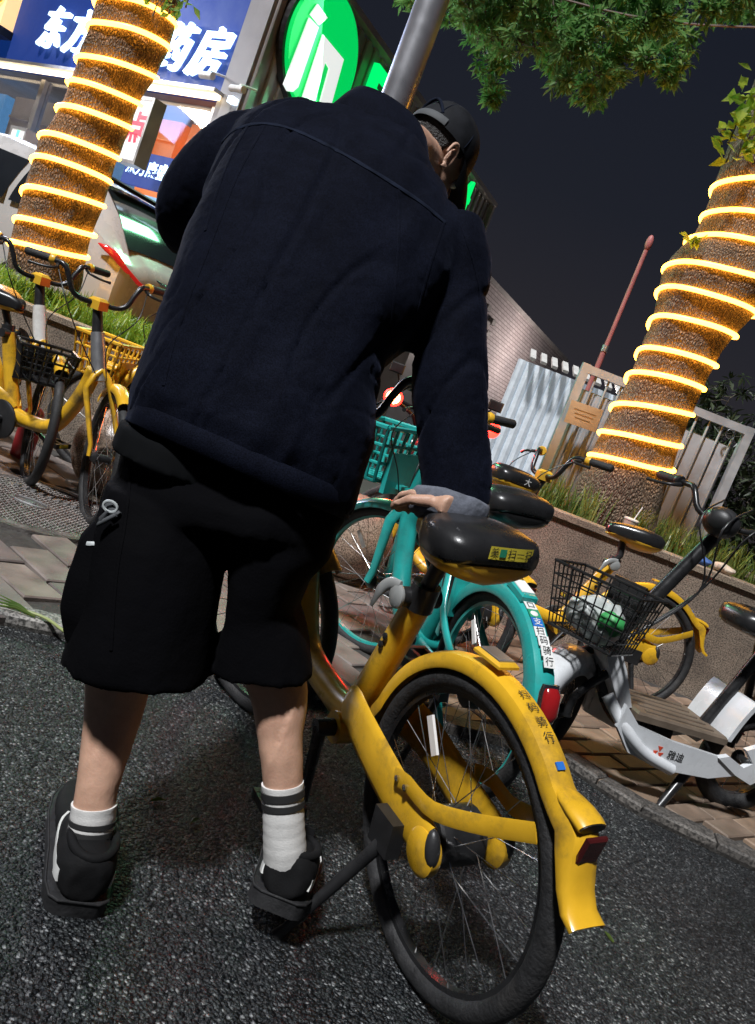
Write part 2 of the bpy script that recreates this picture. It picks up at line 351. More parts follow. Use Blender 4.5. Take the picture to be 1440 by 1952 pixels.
# ---- manhole cover set in the pavement
mh = empty('manhole_cover', Matrix.Translation((MH[0], MH[1], .03)), 'round cast iron manhole cover with chequered relief set in the paving', 'manhole cover')
mb = MB(); mb.lathe([(MHR, -.04), (MHR, -.004), (MHR - .012, .002), (MHR - .03, .002), (MHR - .034, -.006), (.001, -.006)], n=64); mb.build('cover_plate', M['cast_iron'], mh)
for r in (MHR + .035,):
    mb = MB(); mb.lathe([(MHR + .006, -.04), (MHR + .006, 0), (r, 0), (r + .004, -.04)], n=64, caps=False); mb.build('frame_ring', M['cast_iron'], mh)
mb = MB()
for i in range(-20, 21):
    for j in range(-20, 21):
        x, y = i * .018, j * .018
        if math.hypot(x, y) > MHR - .05 or (x / .085) ** 2 + (y / .05) ** 2 < 1.3 or abs(y - .2) < .03 and abs(x) < .2: continue
        mb.bbox((x, y, -.004), (.012, .007, .008) if (i + j) % 2 else (.007, .012, .008), .002)
o = mb.build('relief_studs', M['cast_iron'], mh, smooth=0); o['kind'] = 'stuff'
mb = MB(); mb.tube([(.08 * math.cos(t), .045 * math.sin(t), -.002) for t in np.linspace(0, 2 * math.pi, 40, endpoint=False)], .005, 6, closed=True); mb.build('emblem_ring', M['alu'], mh)
mb = MB(); mb.box((0, 0, -.002), (.05, .012, .006)); mb.box((0, .012, -.002), (.03, .008, .006)); mb.box((0, -.014, -.002), (.036, .008, .006)); mb.build('emblem', M['alu'], mh, smooth=0)
mb = MB()
for k in range(9): mb.box((-.16 + .04 * k, .2, -.002), (.022, .03, .006)); mb.box((-.16 + .04 * k + .008, .2, .0), (.004, .036, .006))
mb.build('raised_lettering', M['alu'], mh, smooth=0)

# ---- forecourt behind the planters (a step up)
mb = MB(); mb.box((-9.1, 16, .15), (14.0, 20.0, .30)); tag(mb.build('forecourt', mat('forecourt_slab', (.30, .25, .25), .55, var=.2, scale=2), smooth=0), kind='structure')

# ---- granite planters
def planter(x0, x1, label):
    pl = empty('planter', Matrix.Translation(((x0 + x1) / 2, 4.8, 0)), label, 'planter', 'stone planters'); c = (x0 + x1) / 2; w = x1 - x0
    mb = MB(); mb.box((0, .06, .36), (w, .12, .72)); mb.box((0, 1.74, .36), (w, .12, .72)); mb.box((-w / 2 + .06, .9, .36), (.12, 1.56, .72)); mb.box((w / 2 - .06, .9, .36), (.12, 1.56, .72)); mb.build('wall', M['granite'], pl, smooth=0)
    k = int(round(w / .9))
    for i in range(k):
        mb = MB(); mb.bbox((-w / 2 + (i + .5) * w / k, .075, .742), (w / k - .006, .19, .04), .006); mb.build('coping_slab', M['granite_cap'], pl, smooth=0)
        mb = MB(); mb.bbox((-w / 2 + (i + .5) * w / k, 1.73, .742), (w / k - .006, .19, .04), .006); mb.build('coping_slab', M['granite_cap'], pl, smooth=0)
    mb = MB(); mb.box((0, .9, .68), (w - .25, 1.54, .04)); mb.build('soil', M['soil'], pl, smooth=0)
    return pl
planter(-6.2, -.95, 'long granite planter behind the yellow bikes under the tree by the pharmacy')
planter(.80, 6.0, 'granite planter under the lit tree in front of the steel gate')

# ---- stone bollard balls
def stone_ball(c, r, label):
    t = empty('stone_ball_bollard', Matrix.Translation((c[0], c[1], 0)), label, 'bollard', 'polished granite ball bollards')
    mb = MB(); mb.ball((0, 0, c[2]), r, 40, 24); mb.build('ball', M['granite_ball'], t, smooth=80)
    mb = MB(); mb.lathe([(r * .62, 0), (r * .62, .05), (r * .5, c[2] - r * .8)], n=32); mb.build('plinth', M['granite'], t)
q = P(668, 1020, 4.35); stone_ball((q[0], q[1], .25), .235, 'polished granite ball bollard between the crouched man and the turquoise bike')
q = P(238, 842, 4.12); stone_ball((q[0], q[1], .25), .235, 'polished granite ball bollard left of the man beside a yellow front wheel')

# ---- grass
def blades(n, fx, h0, h1, w, lean=.5):
    vs, fs = [], []
    for i in range(n):
        x, y, z, hs = fx()
        h = random.uniform(h0, h1) * hs; a = random.uniform(0, 6.283); d = V((math.cos(a), math.sin(a), 0)); s = V((-d[1], d[0], 0)) * w * random.uniform(.6, 1.3); l = random.uniform(.1, lean) * h
        p = V((x, y, z)); b = len(vs)
        for t, k in ((0, 1), (.4, .9), (.75, .6), (1, .05)):
            c = p + ZA * h * (t - .12 * t * t * l / h * 3) + d * l * t * t; vs += [c - s * k, c + s * k]
        fs += [(b, b + 1, b + 3, b + 2), (b + 2, b + 3, b + 5, b + 4), (b + 4, b + 5, b + 7, b + 6)]
    m = MB(); m.v = vs; m.f = fs; return m
M['grass_l'] = leaf_mat('grass_bright', (.13, .24, .022), (.27, .40, .045), .4); M['grass_r'] = leaf_mat('grass_tufts', (.09, .17, .03), (.22, .26, .07), .4)
def gl():
    x = random.uniform(-4.0, -1.25); y = random.uniform(5.0, 6.45); return x, y, .69, .55 + .75 * (mnoise.noise((x * 2.3, y * 2.3, 1)) * .5 + .5)
tag(blades(9000, gl, .14, .27, .0055, .8).build('grass', M['grass_l'], smooth=0, fix=False), 'bright green grass in the planter below the pharmacy tree', 'grass', kind='stuff')
tufts = [(random.uniform(.95, 3.6), random.uniform(5.0, 5.75)) for _ in range(46)]
def gr():
    a, b = random.choice(tufts); r = abs(random.gauss(0, .05)); t = random.uniform(0, 6.28); return a + r * math.cos(t), max(4.97, b + r * math.sin(t)), .69, 1.0
tag(blades(2600, gr, .12, .33, .0045, .5).build('grass', M['grass_r'], smooth=0, fix=False), 'loose upright grass tufts around the foot of the right lit tree', 'grass', kind='stuff')

# ---- trees with spiral light ropes
M['led'] = emit_mat('led_rope', (1.0, .43, .040), 7.0)
def trunk_rings(rows, D, n=48, seed=0):
    # rows: (left px, right px) per level, as measured on the photo, at depth D
    C_, R_w = [], []
    for (l, r) in rows:
        a, b = P(*l, D), P(*r, D); C_.append((a + b) / 2); R_w.append(np.linalg.norm(b - a) / 2)
    C_ = np.array(C_); R_w = np.array(R_w)
    # resample along height
    s = np.concatenate([[0], np.cumsum(np.linalg.norm(np.diff(C_, axis=0), axis=1))]); t = np.linspace(0, s[-1], 60)
    C2 = np.stack([np.interp(t, s, C_[:, k]) for k in range(3)], 1); R2 = np.interp(t, s, R_w)
    k = np.array([1, 2, 3, 2, 1]) / 9
    for arr in (C2[:, 0], C2[:, 1], C2[:, 2], R2):
        arr[2:-2] = np.convolve(arr, k, 'valid')
    return t, C2, R2
def surf(t, C2, R2, s, a, off=0.0):
    c = np.array([np.interp(s, t, C2[:, k]) for k in range(3)]); r = np.interp(s, t, R2)
    r *= 1 + .035 * math.sin(3 * a + s * 2.1) + .02 * math.sin(5 * a - s * 3.3)
    return c + V((math.cos(a), math.sin(a), 0)) * (r + off)
def make_tree(rows, D, label, ropelabel, s0, s1, turns, ph):
    t, C2, R2 = trunk_rings(rows, D); base = V((C2[0][0], C2[0][1], .68))
    T = empty('street_tree', Matrix.Translation(base), label, 'tree', 'street trees in planters')
    mb = MB(); mb.loft([[surf(t, C2, R2, s, a, .014 * mnoise.noise((2.2 * math.cos(a), 2.2 * math.sin(a), s * 3.5)) + .009 * mnoise.noise((5 * math.cos(a), 5 * math.sin(a), s * 9))) - base for a in np.linspace(0, 2 * math.pi, 56, endpoint=False)] for s in t]); mb.build('trunk', M['bark'], T, smooth=80)
    pts = []
    for k in range(int(turns * 40) + 1):
        a = ph + 2 * math.pi * k / 40; s = s0 + (s1 - s0) * k / (turns * 40) ; pts.append(surf(t, C2, R2, s + .016 * math.sin(a * .37) + .010 * math.sin(a * 1.13), a, .014))
    mb = MB(); mb.tube([p - base for p in pts], .0145, 8)
    lr = mb.build('light_rope', M['led'], None, smooth=80); lr.matrix_world = Matrix.Translation(base); tag(lr, ropelabel, 'light rope', 'warm light ropes wound on trunks')
    return T, t, C2, R2, base
right_rows = [((1085, 985), (1250, 1045)), ((1093, 955), (1250, 1000)), ((1112, 905), (1262, 955)), ((1135, 860), (1280, 890)), ((1151, 814), (1294, 834)), ((1177, 767), (1310, 789)), ((1199, 714), (1329, 746)), ((1216, 679), (1350, 701)), ((1234, 639), (1376, 654)), ((1247, 604), (1403, 612)), ((1254, 566), (1432, 590)), ((1262, 520), (1466, 568)), ((1330, 455), (1492, 500)), ((1352, 410), (1505, 455)), ((1370, 350), (1520, 400)), ((1390, 290), (1536, 335)), ((1430, 190), (1560, 230)), ((1470, 60), (1590, 100)), ((1540, -160), (1640, -130))]
left_rows = [((18, 505), (140, 560)), ((22, 475), (148, 520)), ((26, 455), (152, 490)), ((39, 412), (165, 455)), ((53, 358), (180, 415)), ((71, 313), (192, 372)), ((85, 262), (204, 330)), ((117, 220), (225, 285)), ((138, 175), (245, 238)), ((155, 128), (265, 190)), ((172, 88), (292, 150)), ((186, 40), (310, 105)), ((198, -10), (328, 50)), ((215, -80), (345, -30)), ((240, -180), (360, -140))]
TR = make_tree(right_rows, 5.55, 'thick rough barked tree wound with a glowing rope in front of the gate', 'glowing warm light rope spiralling up the tree in front of the gate', .35, 2.42, 11.0, .6)
TL = make_tree(left_rows, 5.35, 'thick tree wound with a glowing rope in front of the blue pharmacy sign', 'glowing warm light rope spiralling up the tree by the blue pharmacy sign', .06, 1.80, 10.0, .9)

# ---- foliage
def leaf_geo(vs, fs, p, d, up, L, W):
    d = unit(d); s = unit(np.cross(d, up)); u = np.cross(s, d); b = len(vs)
    vs += [p, p + d * L * .45 + s * W + u * W * .35, p + d * L, p + d * L * .45 - s * W + u * W * .35, p + d * L * .5]
    fs += [(b, b + 1, b + 4), (b + 1, b + 2, b + 4), (b + 2, b + 3, b + 4), (b + 3, b, b + 4)]
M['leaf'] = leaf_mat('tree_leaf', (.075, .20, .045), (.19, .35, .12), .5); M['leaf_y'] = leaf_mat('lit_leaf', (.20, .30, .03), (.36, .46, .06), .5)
M['twig'] = mat('twig', (.09, .07, .05), .8, var=.3)
def rnd_dir(): v = rng.normal(size=3); return v / np.linalg.norm(v)
def rosette_cloud(parent, base, centres, m, leaf, n_sprig, spread, name='crown'):
    vs, fs = [], []; tw = MB()
    for (c, r) in centres:
        for k in range(n_sprig):
            q = c + rnd_dir() * r * rng.uniform(.15, 1.0) ** .6 * V((1, 1, .85))
            ax = unit(rnd_dir() * .7 + V((0, 0, -.55)) + unit(q - c) * .5); nl = rng.integers(6, 11)
            u = unit(np.cross(ax, rnd_dir())); w = np.cross(ax, u)
            if rng.random() < .35: tw.tube([c - base + rnd_dir() * .03, (c + q) / 2 - base + rnd_dir() * .03, q - base], [.005, .003, .002], 4)
            for l in range(nl):
                a = 6.283 * l / nl + rng.uniform(-.3, .3); d = unit(ax * rng.uniform(.1, .9) + u * math.cos(a) + w * math.sin(a)); L = leaf * rng.uniform(.5, 1.45)
                leaf_geo(vs, fs, q - base + d * .008, d, rnd_dir() * .5 + ZA, L, L * .17)
    m_ = MB(); m_.v = vs; m_.f = fs; o = m_.build(name, m, parent, smooth=0, fix=False)
    if tw.v: tw.build('twigs', M['twig'], parent, smooth=60)['kind'] = 'stuff'
    return o
cen = []
cols = [(770, -20, 30, 1), (800, 10, 24, 1), (870, -30, 40, 2), (900, 20, 34, 2), (925, 70, 30, 2), (930, 120, 26, 2), (945, 165, 20, 2), (940, 185, 14, 1), (960, 110, 22, 1)]
for x, y, r, k in cols: cen.append((x, y, r))
for x in range(850, 1320, 34):
    low = np.interp(x, [850, 900, 960, 1000, 1040, 1080, 1120, 1160, 1200, 1240, 1290, 1320], [20, 80, 95, 70, 110, 140, 165, 150, 125, 100, 120, 100])
    y = -60
    while y < low: cen.append((x + random.uniform(-14, 14), y + random.uniform(-8, 8), 30)); y += 34
for x, y in ((1060, 120), (1075, 155), (1120, 175), (1135, 185), (1160, 150), (1290, 135), (1275, 145), (1240, 110)): cen.append((x, y, 22))
for x in range(1350, 1460, 28):
    for y in range(-40, 30, 28): cen.append((x, y, 24))
cen3 = [(P(x, y, 5.2 + random.uniform(-.45, .75)), r * 5.2 / FPX) for x, y, r in cen]
T = TR[0]; rosette_cloud(T, TR[4], cen3, M['leaf'], .062, 17, 1.0)
limb = MB()
top = TR[2][-1]
for tgt in ((1300, -60), (1150, -80), (1000, -70), (870, -60), (780, -60), (1420, -40)):
    a = top + V((0, 0, .1)); b = P(tgt[0], tgt[1], 5.4); mid = (a + b) / 2 + V((0, 0, .35)); limb.tube([a - TR[4], mid - TR[4], b - TR[4]], [.07, .04, .015], 8)
for k in range(40):
    x = random.uniform(860, 1300); a = P(x, -50, 5.3); b = P(x + random.uniform(-20, 20), random.uniform(20, 110), 5.25); limb.tube([a - TR[4], (a + b) / 2 - TR[4] + rnd_dir() * .04, b - TR[4]], [.008, .005, .002], 5)
limb.build('branches', M['twig'], T, smooth=60)['kind'] = 'stuff'
def shoots(parent, base, spots, leaf, name, m):
    vs, fs = [], []; st = MB()
    for (px, py, D, r, n) in spots:
        c = P(px, py, D); st.tube([c - base - V((0, 0, r)), c - base], [.006, .003], 5)
        for k in range(n):
            q = c + rnd_dir() * r * V((.8, .5, 1.0)); d = unit(rnd_dir() + V((-.3, -.5, -.2))); L = leaf * rng.uniform(.7, 1.2); leaf_geo(vs, fs, q - base, d, V((0, -1, .6)) + rnd_dir() * .5, L, L * .30)
    x = MB(); x.v = vs; x.f = fs; x.build(name, m, parent, smooth=0, fix=False)['kind'] = 'stuff'; st.build('shoot_stems', M['twig'], parent)['kind'] = 'stuff'
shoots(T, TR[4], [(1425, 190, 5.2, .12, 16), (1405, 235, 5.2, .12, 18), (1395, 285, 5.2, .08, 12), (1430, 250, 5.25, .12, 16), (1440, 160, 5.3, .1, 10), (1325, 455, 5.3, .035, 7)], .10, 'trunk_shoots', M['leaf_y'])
shoots(TL[0], TL[4], [(300, 5, 5.1, .08, 10), (330, 0, 5.1, .08, 10), (360, -5, 5.2, .06, 8)], .075, 'trunk_shoots', M['leaf'])

# ---- pharmacy
FA = V((-2.776, 8.5, 0)); FD = unit((-3.314, 2.2, 0)); FN = V((-FD[1], FD[0], 0)); FN = -FN if FN[1] > 0 else FN
FU = -FD                                  # reading direction of the front (left to right)
def fp(s, z, o=0.0): return FA + FD * s + ZA * z + FN * o
FX = (FU, FN, ZA)
M['sign_blue'] = mat('sign_blue_face', (.003, .018, .13), .7, var=.05, emit=(.001, .035, .22), es=.24)
M['letter_white'] = emit_mat('lit_letter_white', (.60, .82, 1.0), 1.0); M['strip_warm'] = emit_mat('lit_strip', (1.0, .80, .52), 1.6); M['strip_cool'] = emit_mat('lit_strip_cool', (.62, .80, 1.0), 1.0)
M['lightbox'] = emit_mat('lightbox_white', (1.0, .97, .95), .33, (.4, .4, .4)); M['red_print'] = emit_mat('red_print', (.62, .03, .06), .35); M['green_print'] = emit_mat('green_print', (.1, .8, .4), .8)
M['render_wall'] = mat('painted_render', (.34, .32, .31), .7, var=.15, scale=2, bump=.2); M['frame_alu'] = mat('window_frame', (.40, .37, .34), .4, .6, var=.1)

def clear_glass():
    m, t, b, N, L = nodes('clear_glass'); tr = N.new('ShaderNodeBsdfTransparent'); gl = N.new('ShaderNodeBsdfGlossy'); gl.inputs['Roughness'].default_value = .03; 
    mx = N.new('ShaderNodeMixShader'); mx.inputs[0].default_value = .07; L.new(tr.outputs[0], mx.inputs[1]); L.new(gl.outputs[0], mx.inputs[2]); L.new(mx.outputs[0], N['Material Output'].inputs[0]); return m
M['glass'] = clear_glass()
M['inner'] = mat('shop_inner', (.50, .50, .52), .7, var=.25, scale=1.2); M['orange_panel'] = mat('orange_cabinet', (.62, .20, .06), .5, var=.15, emit=(.6, .14, .04), es=.35); M['blue_panel'] = mat('blue_display', (.10, .22, .42), .4, var=.2, emit=(.10, .30, .60), es=.25); M['shop_lamp'] = emit_mat('shop_ceiling_lamp', (1, .90, .74), 2.6)  # orange and blue cabinets glow by themselves, in place of the shop's own lighting
ph = empty('pharmacy', Matrix.Translation(FA), 'pharmacy shopfront with a big blue lit sign and bright glass windows', 'building')
def part(mbx, name, m, par, o=None, sm=0): 
    mbx.v = [tuple(V(v) - (FA if o is None else V(o))) for v in mbx.v]; return mbx.build(name, m, par, smooth=sm)
W_ = 9.0
x = MB()
x.box(fp(W_ / 2, 4.9, -.5), (W_, .6, 3.3), FX); x.box(fp(W_ / 2, 1.75, -4.2), (W_, .2, 2.9), FX); x.box(fp(.1, 1.75, -2.2), (.2, 3.8, 2.9), FX); x.box(fp(W_ - .1, 1.75, -2.2), (.2, 3.8, 2.9), FX); x.box(fp(W_ / 2, .55, -.12), (W_ - .4, .2, .5), FX)
part(x, 'wall', M['render_wall'], ph)
x = MB(); x.box(fp(W_ / 2, 3.23, -2.3), (W_ - .4, 3.6, .06), FX); x.box(fp(W_ / 2, .32, -2.2), (W_ - .4, 3.8, .05), FX); part(x, 'interior', M['inner'], ph)
x = MB(); x.box(fp(3.35, 4.2, -.13), (6.3, .14, 2.0), FX); sg = part(x, 'sign_panel', M['sign_blue'], ph)
lt = MB(); s0 = on_wall(FA, FD, 100, 58)[1]; s1 = on_wall(FA, FD, 398, 106)[1]; z0 = on_wall(FA, FD, 100, 58)[0][2]; z1 = on_wall(FA, FD, 398, 106)[0][2]
for i, ch in enumerate('东方康盛药房'):
    x = MB(); s = s0 + (s1 - s0) * i / 5; lettering(x, ch, fp(s, z0 + (z1 - z0) * i / 5, -.01), FU, ZA, .54, .006, .05, .28); part(x, 'lit_character', M['letter_white'], sg)
for a, b in ((.12, 6.4),):
    x = MB(); x.box(fp((a + b) / 2, 3.135, .10), (b - a, .05, .045), FX); part(x, 'light_strip', M['strip_warm'], ph)
    x = MB(); x.box(fp((a + b) / 2, 3.178, .06), (b - a, .24, .035), FX); part(x, 'strip_canopy', M['frame_alu'], ph)
for s in (.25, 1.9, 3.5, 5.1, 6.7):
    x = MB(); x.box(fp(s, 1.94, -.05), (.09, .1, 2.28), FX); part(x, 'window_post', M['frame_alu'], ph)
for a, b in ((.295, 1.855), (1.945, 3.455), (3.545, 5.055), (5.145, 6.655)):
    x = MB(); x.box(fp((a + b) / 2, 1.94, -.06), (b - a, .012, 2.27), FX); part(x, 'window_pane', M['glass'], ph)
for s in (1.1, 2.7, 4.3, 5.9): 
    x = MB(); x.box(fp(s, 3.18, -1.5), (.7, .18, .03), FX); part(x, 'ceiling_lamp', M['shop_lamp'], ph)
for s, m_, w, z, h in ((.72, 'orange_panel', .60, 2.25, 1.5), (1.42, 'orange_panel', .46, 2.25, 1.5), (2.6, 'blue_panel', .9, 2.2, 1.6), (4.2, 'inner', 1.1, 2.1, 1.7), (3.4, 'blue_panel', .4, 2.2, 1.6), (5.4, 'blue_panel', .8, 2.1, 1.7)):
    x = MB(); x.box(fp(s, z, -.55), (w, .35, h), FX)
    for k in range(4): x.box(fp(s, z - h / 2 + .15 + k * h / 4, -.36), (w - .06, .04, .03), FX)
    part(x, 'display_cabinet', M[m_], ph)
# the light the lit sign and the strip under it throw into the street
lamp('strip_light_glow', ph, fp(3.0, 3.9, .35) - FA, V((.3, 1.0, .0)) - FA, 170, (1.0, .95, .88), 5.6, .25)
lamp('sign_glow', ph, fp(3.0, 4.2, .12) - FA, V((-.2, 1.5, 1.2)) - FA, 110, (.30, .50, 1.0), 5.6, 1.6)
# corner eave light and wall cameras
x = MB(); x.box(fp(-.05, 3.14, -.35), (.08, .9, .06), FX); part(x, 'light_strip', M['strip_cool'], ph)
for px, py in ((425, 166), (483, 192)):
    p, s = on_wall(FA, FD, px, py); x = MB(); c = fp(s, p[2], .22); x.tube([c - FU * .09, c + FU * .09], .035, 12); x.tube([fp(s, p[2] + .1, 0), fp(s, p[2] + .05, .2), c], .012, 6); part(x, 'wall_camera', M['white_paint'], ph, None, 40)

def lightbox(name, c, w, h, d, txt, size, m, label, cat, vert=False):
    o = empty(name, Matrix.Translation(c), label, cat); x = MB(); x.box(c, (w, d, h), FX); part(x, 'box', M['lightbox'], o, c)
    x = MB(); 
    for a, b, ww, hh in ((0, h / 2 + .015, w + .06, .03), (0, -h / 2 - .015, w + .06, .03), (w / 2 + .015, 0, .03, h), (-w / 2 - .015, 0, .03, h)): x.box(c + FU * a + ZA * b, (ww, d + .02, hh), FX)
    part(x, 'rim', M['frame_alu'], o, c)
    x = MB(); lettering(x, txt, c + FN * (d / 2 + .004), FU, ZA, size, .03, .002); part(x, 'printed_sign', M[m], o, c); return o
c = P(268, 253, 8.0); lightbox('light_box_sign', c, .25, .56, .12, '点', .30, 'red_print', 'white light box sign with a red character hung by the pharmacy window', 'sign')
c = P(40, 275, 8.6); lightbox('light_box_sign', c, .26, .24, .12, '+', .36, 'green_print', 'small glowing light box with a green cross low left of the lit tree', 'sign')
# lower blue board and shelf
p, s = on_wall(FA, FD, 322, 350); ab = empty('advert_board', Matrix.Translation(fp(s, 0.3, .3)), 'blue board with white characters above a pale rack at the pharmacy window', 'sign')
x = MB(); x.box(fp(s - .1, p[2], .30), (.85, .05, .34), FX); part(x, 'board', M['sign_blue'], ab, fp(s, .3, .3))
x = MB(); lettering(x, '东方康盛', fp(s - .05, p[2], .335), FU, ZA, .17, .02, .002); part(x, 'lettering', M['letter_white'], ab, fp(s, .3, .3))
for k in range(6):
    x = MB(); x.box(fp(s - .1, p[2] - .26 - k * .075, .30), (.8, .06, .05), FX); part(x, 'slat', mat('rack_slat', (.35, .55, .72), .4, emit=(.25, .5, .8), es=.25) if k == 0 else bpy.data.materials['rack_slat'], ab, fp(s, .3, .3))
x = MB(); x.box(fp(s - .1, .95, .28), (.8, .05, .9), FX); part(x, 'panel', M['white_paint'], ab, fp(s, .3, .3))
x = MB(); lettering(x, '日 回', fp(s - .1, p[2] - .85, .312), FU, ZA, .2, .01, .001); part(x, 'red_lettering', M['red_print'], ab, fp(s, .3, .3))
# neighbour shop sign at the top left
p, s = on_wall(FA, FD, 10, 25); nb = empty('shop_sign', Matrix.Translation(fp(s, 3.3)), 'glowing cream shop sign cut by the top left corner', 'sign')
x = MB(); x.box(fp(s + .35, p[2] + .1, .02), (1.1, .2, .62), FX); part(x, 'panel', emit_mat('cream_panel', (1, .66, .30), .45), nb, fp(s, 3.3)); x = MB(); x.box(fp(s + .35, p[2] - .26, .02), (1.16, .24, .1), FX); part(x, 'edge_trim', M['black_plastic'], nb, fp(s, 3.3))
x = MB(); x.lathe([(.01, 0), (.09, .01), (.1, .03), (.05, .05)], fp(s - .05, p[2] + .15, .12), FN, 14); part(x, 'emblem', M['sticker_yellow'], nb, fp(s, 3.3))

# ---- grey clad building with the round green sign
CA = V((-2.70, 8.4, 0)); CD = unit((.37, .93, 0)); CN = V((CD[1], -CD[0], 0))      # faces right / towards the street
CN = CN if CN[0] > 0 else -CN
def cw(s, z, o=0.0): return CA + CD * s + ZA * z + CN * o
CX = (CD, CN, ZA)
M['cladding'] = mat('grey_cladding', (.30, .285, .28), .5, .2, var=.12, scale=2); M['green_lit'] = emit_mat('green_lit_face', (.0, .27, .045), 1.0, (.01, .2, .05)); M['green_halo'] = emit_mat('green_letter', (.0, .45, .08), 1.0, (.01, .2, .05)); M['white_lit'] = emit_mat('white_lit_face', (.95, 1, .97), .36, (.4, .4, .4))
cb = empty('clad_building', Matrix.Translation(CA), 'grey ribbed metal clad building with a round green lit sign', 'building')
fpz = [cw(.02, 0, -.01), cw(7.02, 0, -.01), cw(7.02, 0, -3), cw(2.2, 0, -.9), cw(.05, 0, -.3)]; x = MB(); x.loft([[p + ZA * 0 for p in fpz], [p + ZA * 4.70 for p in fpz]]); part(x, "wall", M["cladding"], cb, CA)
for k in range(34):
    x = MB(); x.bbox(cw(.12 + k * .207, 3.9, .002), (.10, 1.62, .045), .012, (CD, ZA, CN)); part(x, 'rib', M['cladding'], cb, CA)
x = MB(); x.box(cw(3.5, 4.755, .02), (7.1, .18, .07), CX); part(x, 'parapet_trim', M['frame_alu'], cb, CA)
x = MB(); x.box(cw(6.98, 3.9, .05), (.09, .10, 1.75), CX); part(x, 'corner_trim', M['frame_alu'], cb, CA)
for k_ in ('green_lit', 'green_halo', 'white_lit'):
    M[k_].node_tree.nodes['Principled BSDF'].inputs['Specular IOR Level'].default_value = .05
sgo = cw(.86, 4.08, .12); rs = empty('round_sign', Matrix.Translation(sgo), 'round green lit sign with a slanted white emblem on the grey clad wall', 'sign')
def sg(u, v, d): return sgo + CD * u + ZA * v + CN * d
x = MB(); x.prism([(.66 * math.cos(t), .60 * math.sin(t)) for t in np.linspace(0, 6.283, 56, endpoint=False)], sg, -.07, .03); part(x, 'disc', M['green_lit'], rs, sgo)
x = MB(); x.prism([(.70 * math.cos(t), .64 * math.sin(t)) for t in np.linspace(0, 6.283, 56, endpoint=False)], sg, -.10, -.02); part(x, 'rim', M['black_plastic'], rs, sgo)
def px2(q):
    n = CN; r = ray(*q); t = ((sgo + CN * .03 - CAM) @ n) / (r @ n); p = CAM + r * t - sgo; return float(p @ CD), float(p[2])
for name, pl in (('emblem_dot', [(604, 7), (622, 33), (606, 47), (590, 27)]), ('emblem_stroke', [(588, 33), (605, 51), (566, 165), (556, 174), (546, 173), (539, 160)]), ('emblem_arch', [(614, 65), (653, 112), (622, 225), (600, 225), (626, 130), (618, 116), (590, 225), (562, 225)])):
    x = MB(); x.prism([px2(q) for q in pl], sg, .031, .05); part(x, name, M['white_lit'], rs, sgo)
lamp('sign_glow', rs, CN * .14, V((0, 4.0, 1.8)) - sgo, 60, (.30, 1.0, .50), 1.0, 1.0)
for ch, s, z, sz in (('E', 2.05, 4.22, .62), ('n', 2.62, 4.18, .62), ('4', 5.62, 4.38, .5)):
    p = cw(s, z, .12); o = MB(); lettering(o, ch, p, CD, ZA, sz * 1.25, .03, .05); o.v = [tuple(V(v) - p) for v in o.v]; o = o.build('lit_letter', M['green_halo'], None, smooth=0); o.matrix_world = Matrix.Translation(p); tag(o, {'E': 'green lit letter right beside the round green sign', '4': 'last green lit character seen past the cap'}.get(ch, 'green lit letter half hidden behind the steel pole'), 'letter', 'green lit letters on the clad wall')

# ---- long brick wall, light shed, gate, mast, hedge
BA = cw(8.0, 0, -.25); bw = empty('brick_wall', Matrix.Translation(BA), 'long pale brick wall running back along the lane', 'wall')
x = MB(); x.box(V((0, 0, 0)) + V((4.1, -.15, 1.86)), (8.2, .3, 3.72)); o = x.build('wall', brickwall_mat(), bw, smooth=0); rot = math.atan2(CD[1], CD[0]); bw.matrix_world = Matrix.Translation(BA) @ Matrix.Rotation(rot, 4, 'Z')
x = MB(); x.box((4.1, -.15, 3.76), (8.3, .4, .08)); x.build('coping', M['render_wall'], bw, smooth=0)
for k, z in ((.5, 3.3), (.75, 3.05), (1.0, 2.9), (.65, 2.7), (.9, 2.55), (1.05, 3.15)):
    x = MB(); x.bbox((k, -.35 - .0, z), (.2, .1, .12), .02); x.build('loose_brick', M['kerb'], bw, smooth=0)
for (px, py) in ((932, 683), (946, 668)):
    p, s = on_wall(BA, CD, px, py); lo = MB(); lo.ball((0, 0, 0), .05, 10, 6); lo = lo.build('wall_lamp', emit_mat('amber_bulb', (1, .55, .15), 40), None); lo.location = p + CN * .12; pl0 = bpy.data.lights.new('wall_lamp_glow', 'POINT'); pl0.energy = 38; pl0.color = (1, .86, .80); pl0.shadow_soft_size = .05; po0 = bpy.data.objects.new('wall_lamp_glow', pl0); col.objects.link(po0); po0.parent = lo; po0.location = CN * 1.6; po0.visible_camera = False; tag(lo, {932: 'small amber lamp on the brick wall by the sleeve', 946: 'upper amber lamp on the brick wall'}[px], 'lamp', 'amber lamps on the brick wall')
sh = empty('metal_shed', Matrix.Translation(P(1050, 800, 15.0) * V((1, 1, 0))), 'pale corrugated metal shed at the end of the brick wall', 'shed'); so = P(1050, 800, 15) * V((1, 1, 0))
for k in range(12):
    x = MB(); c = so + V((-.85 + k * .16, 0, 1.25)); x.tube([c - ZA * 1.25, c + ZA * 1.25], .085, 8); part(x, 'corrugation', mat('pale_sheet', (.62, .66, .70), .45, .2, emit=(.5, .58, .66), es=.12) if k == 0 else bpy.data.materials['pale_sheet'], sh, so)  # faint emission in the sheet stands in for light falling on the shed
for k in range(9):
    x = MB(); c = so + V((-.75 + k * .2, -.25, 2.62)); x.box(c, (.10, .5, .05), (XA, unit((0, 1, .4)), unit((0, -.4, 1)))); part(x, 'roof_rib', M['white_paint'], sh, so)
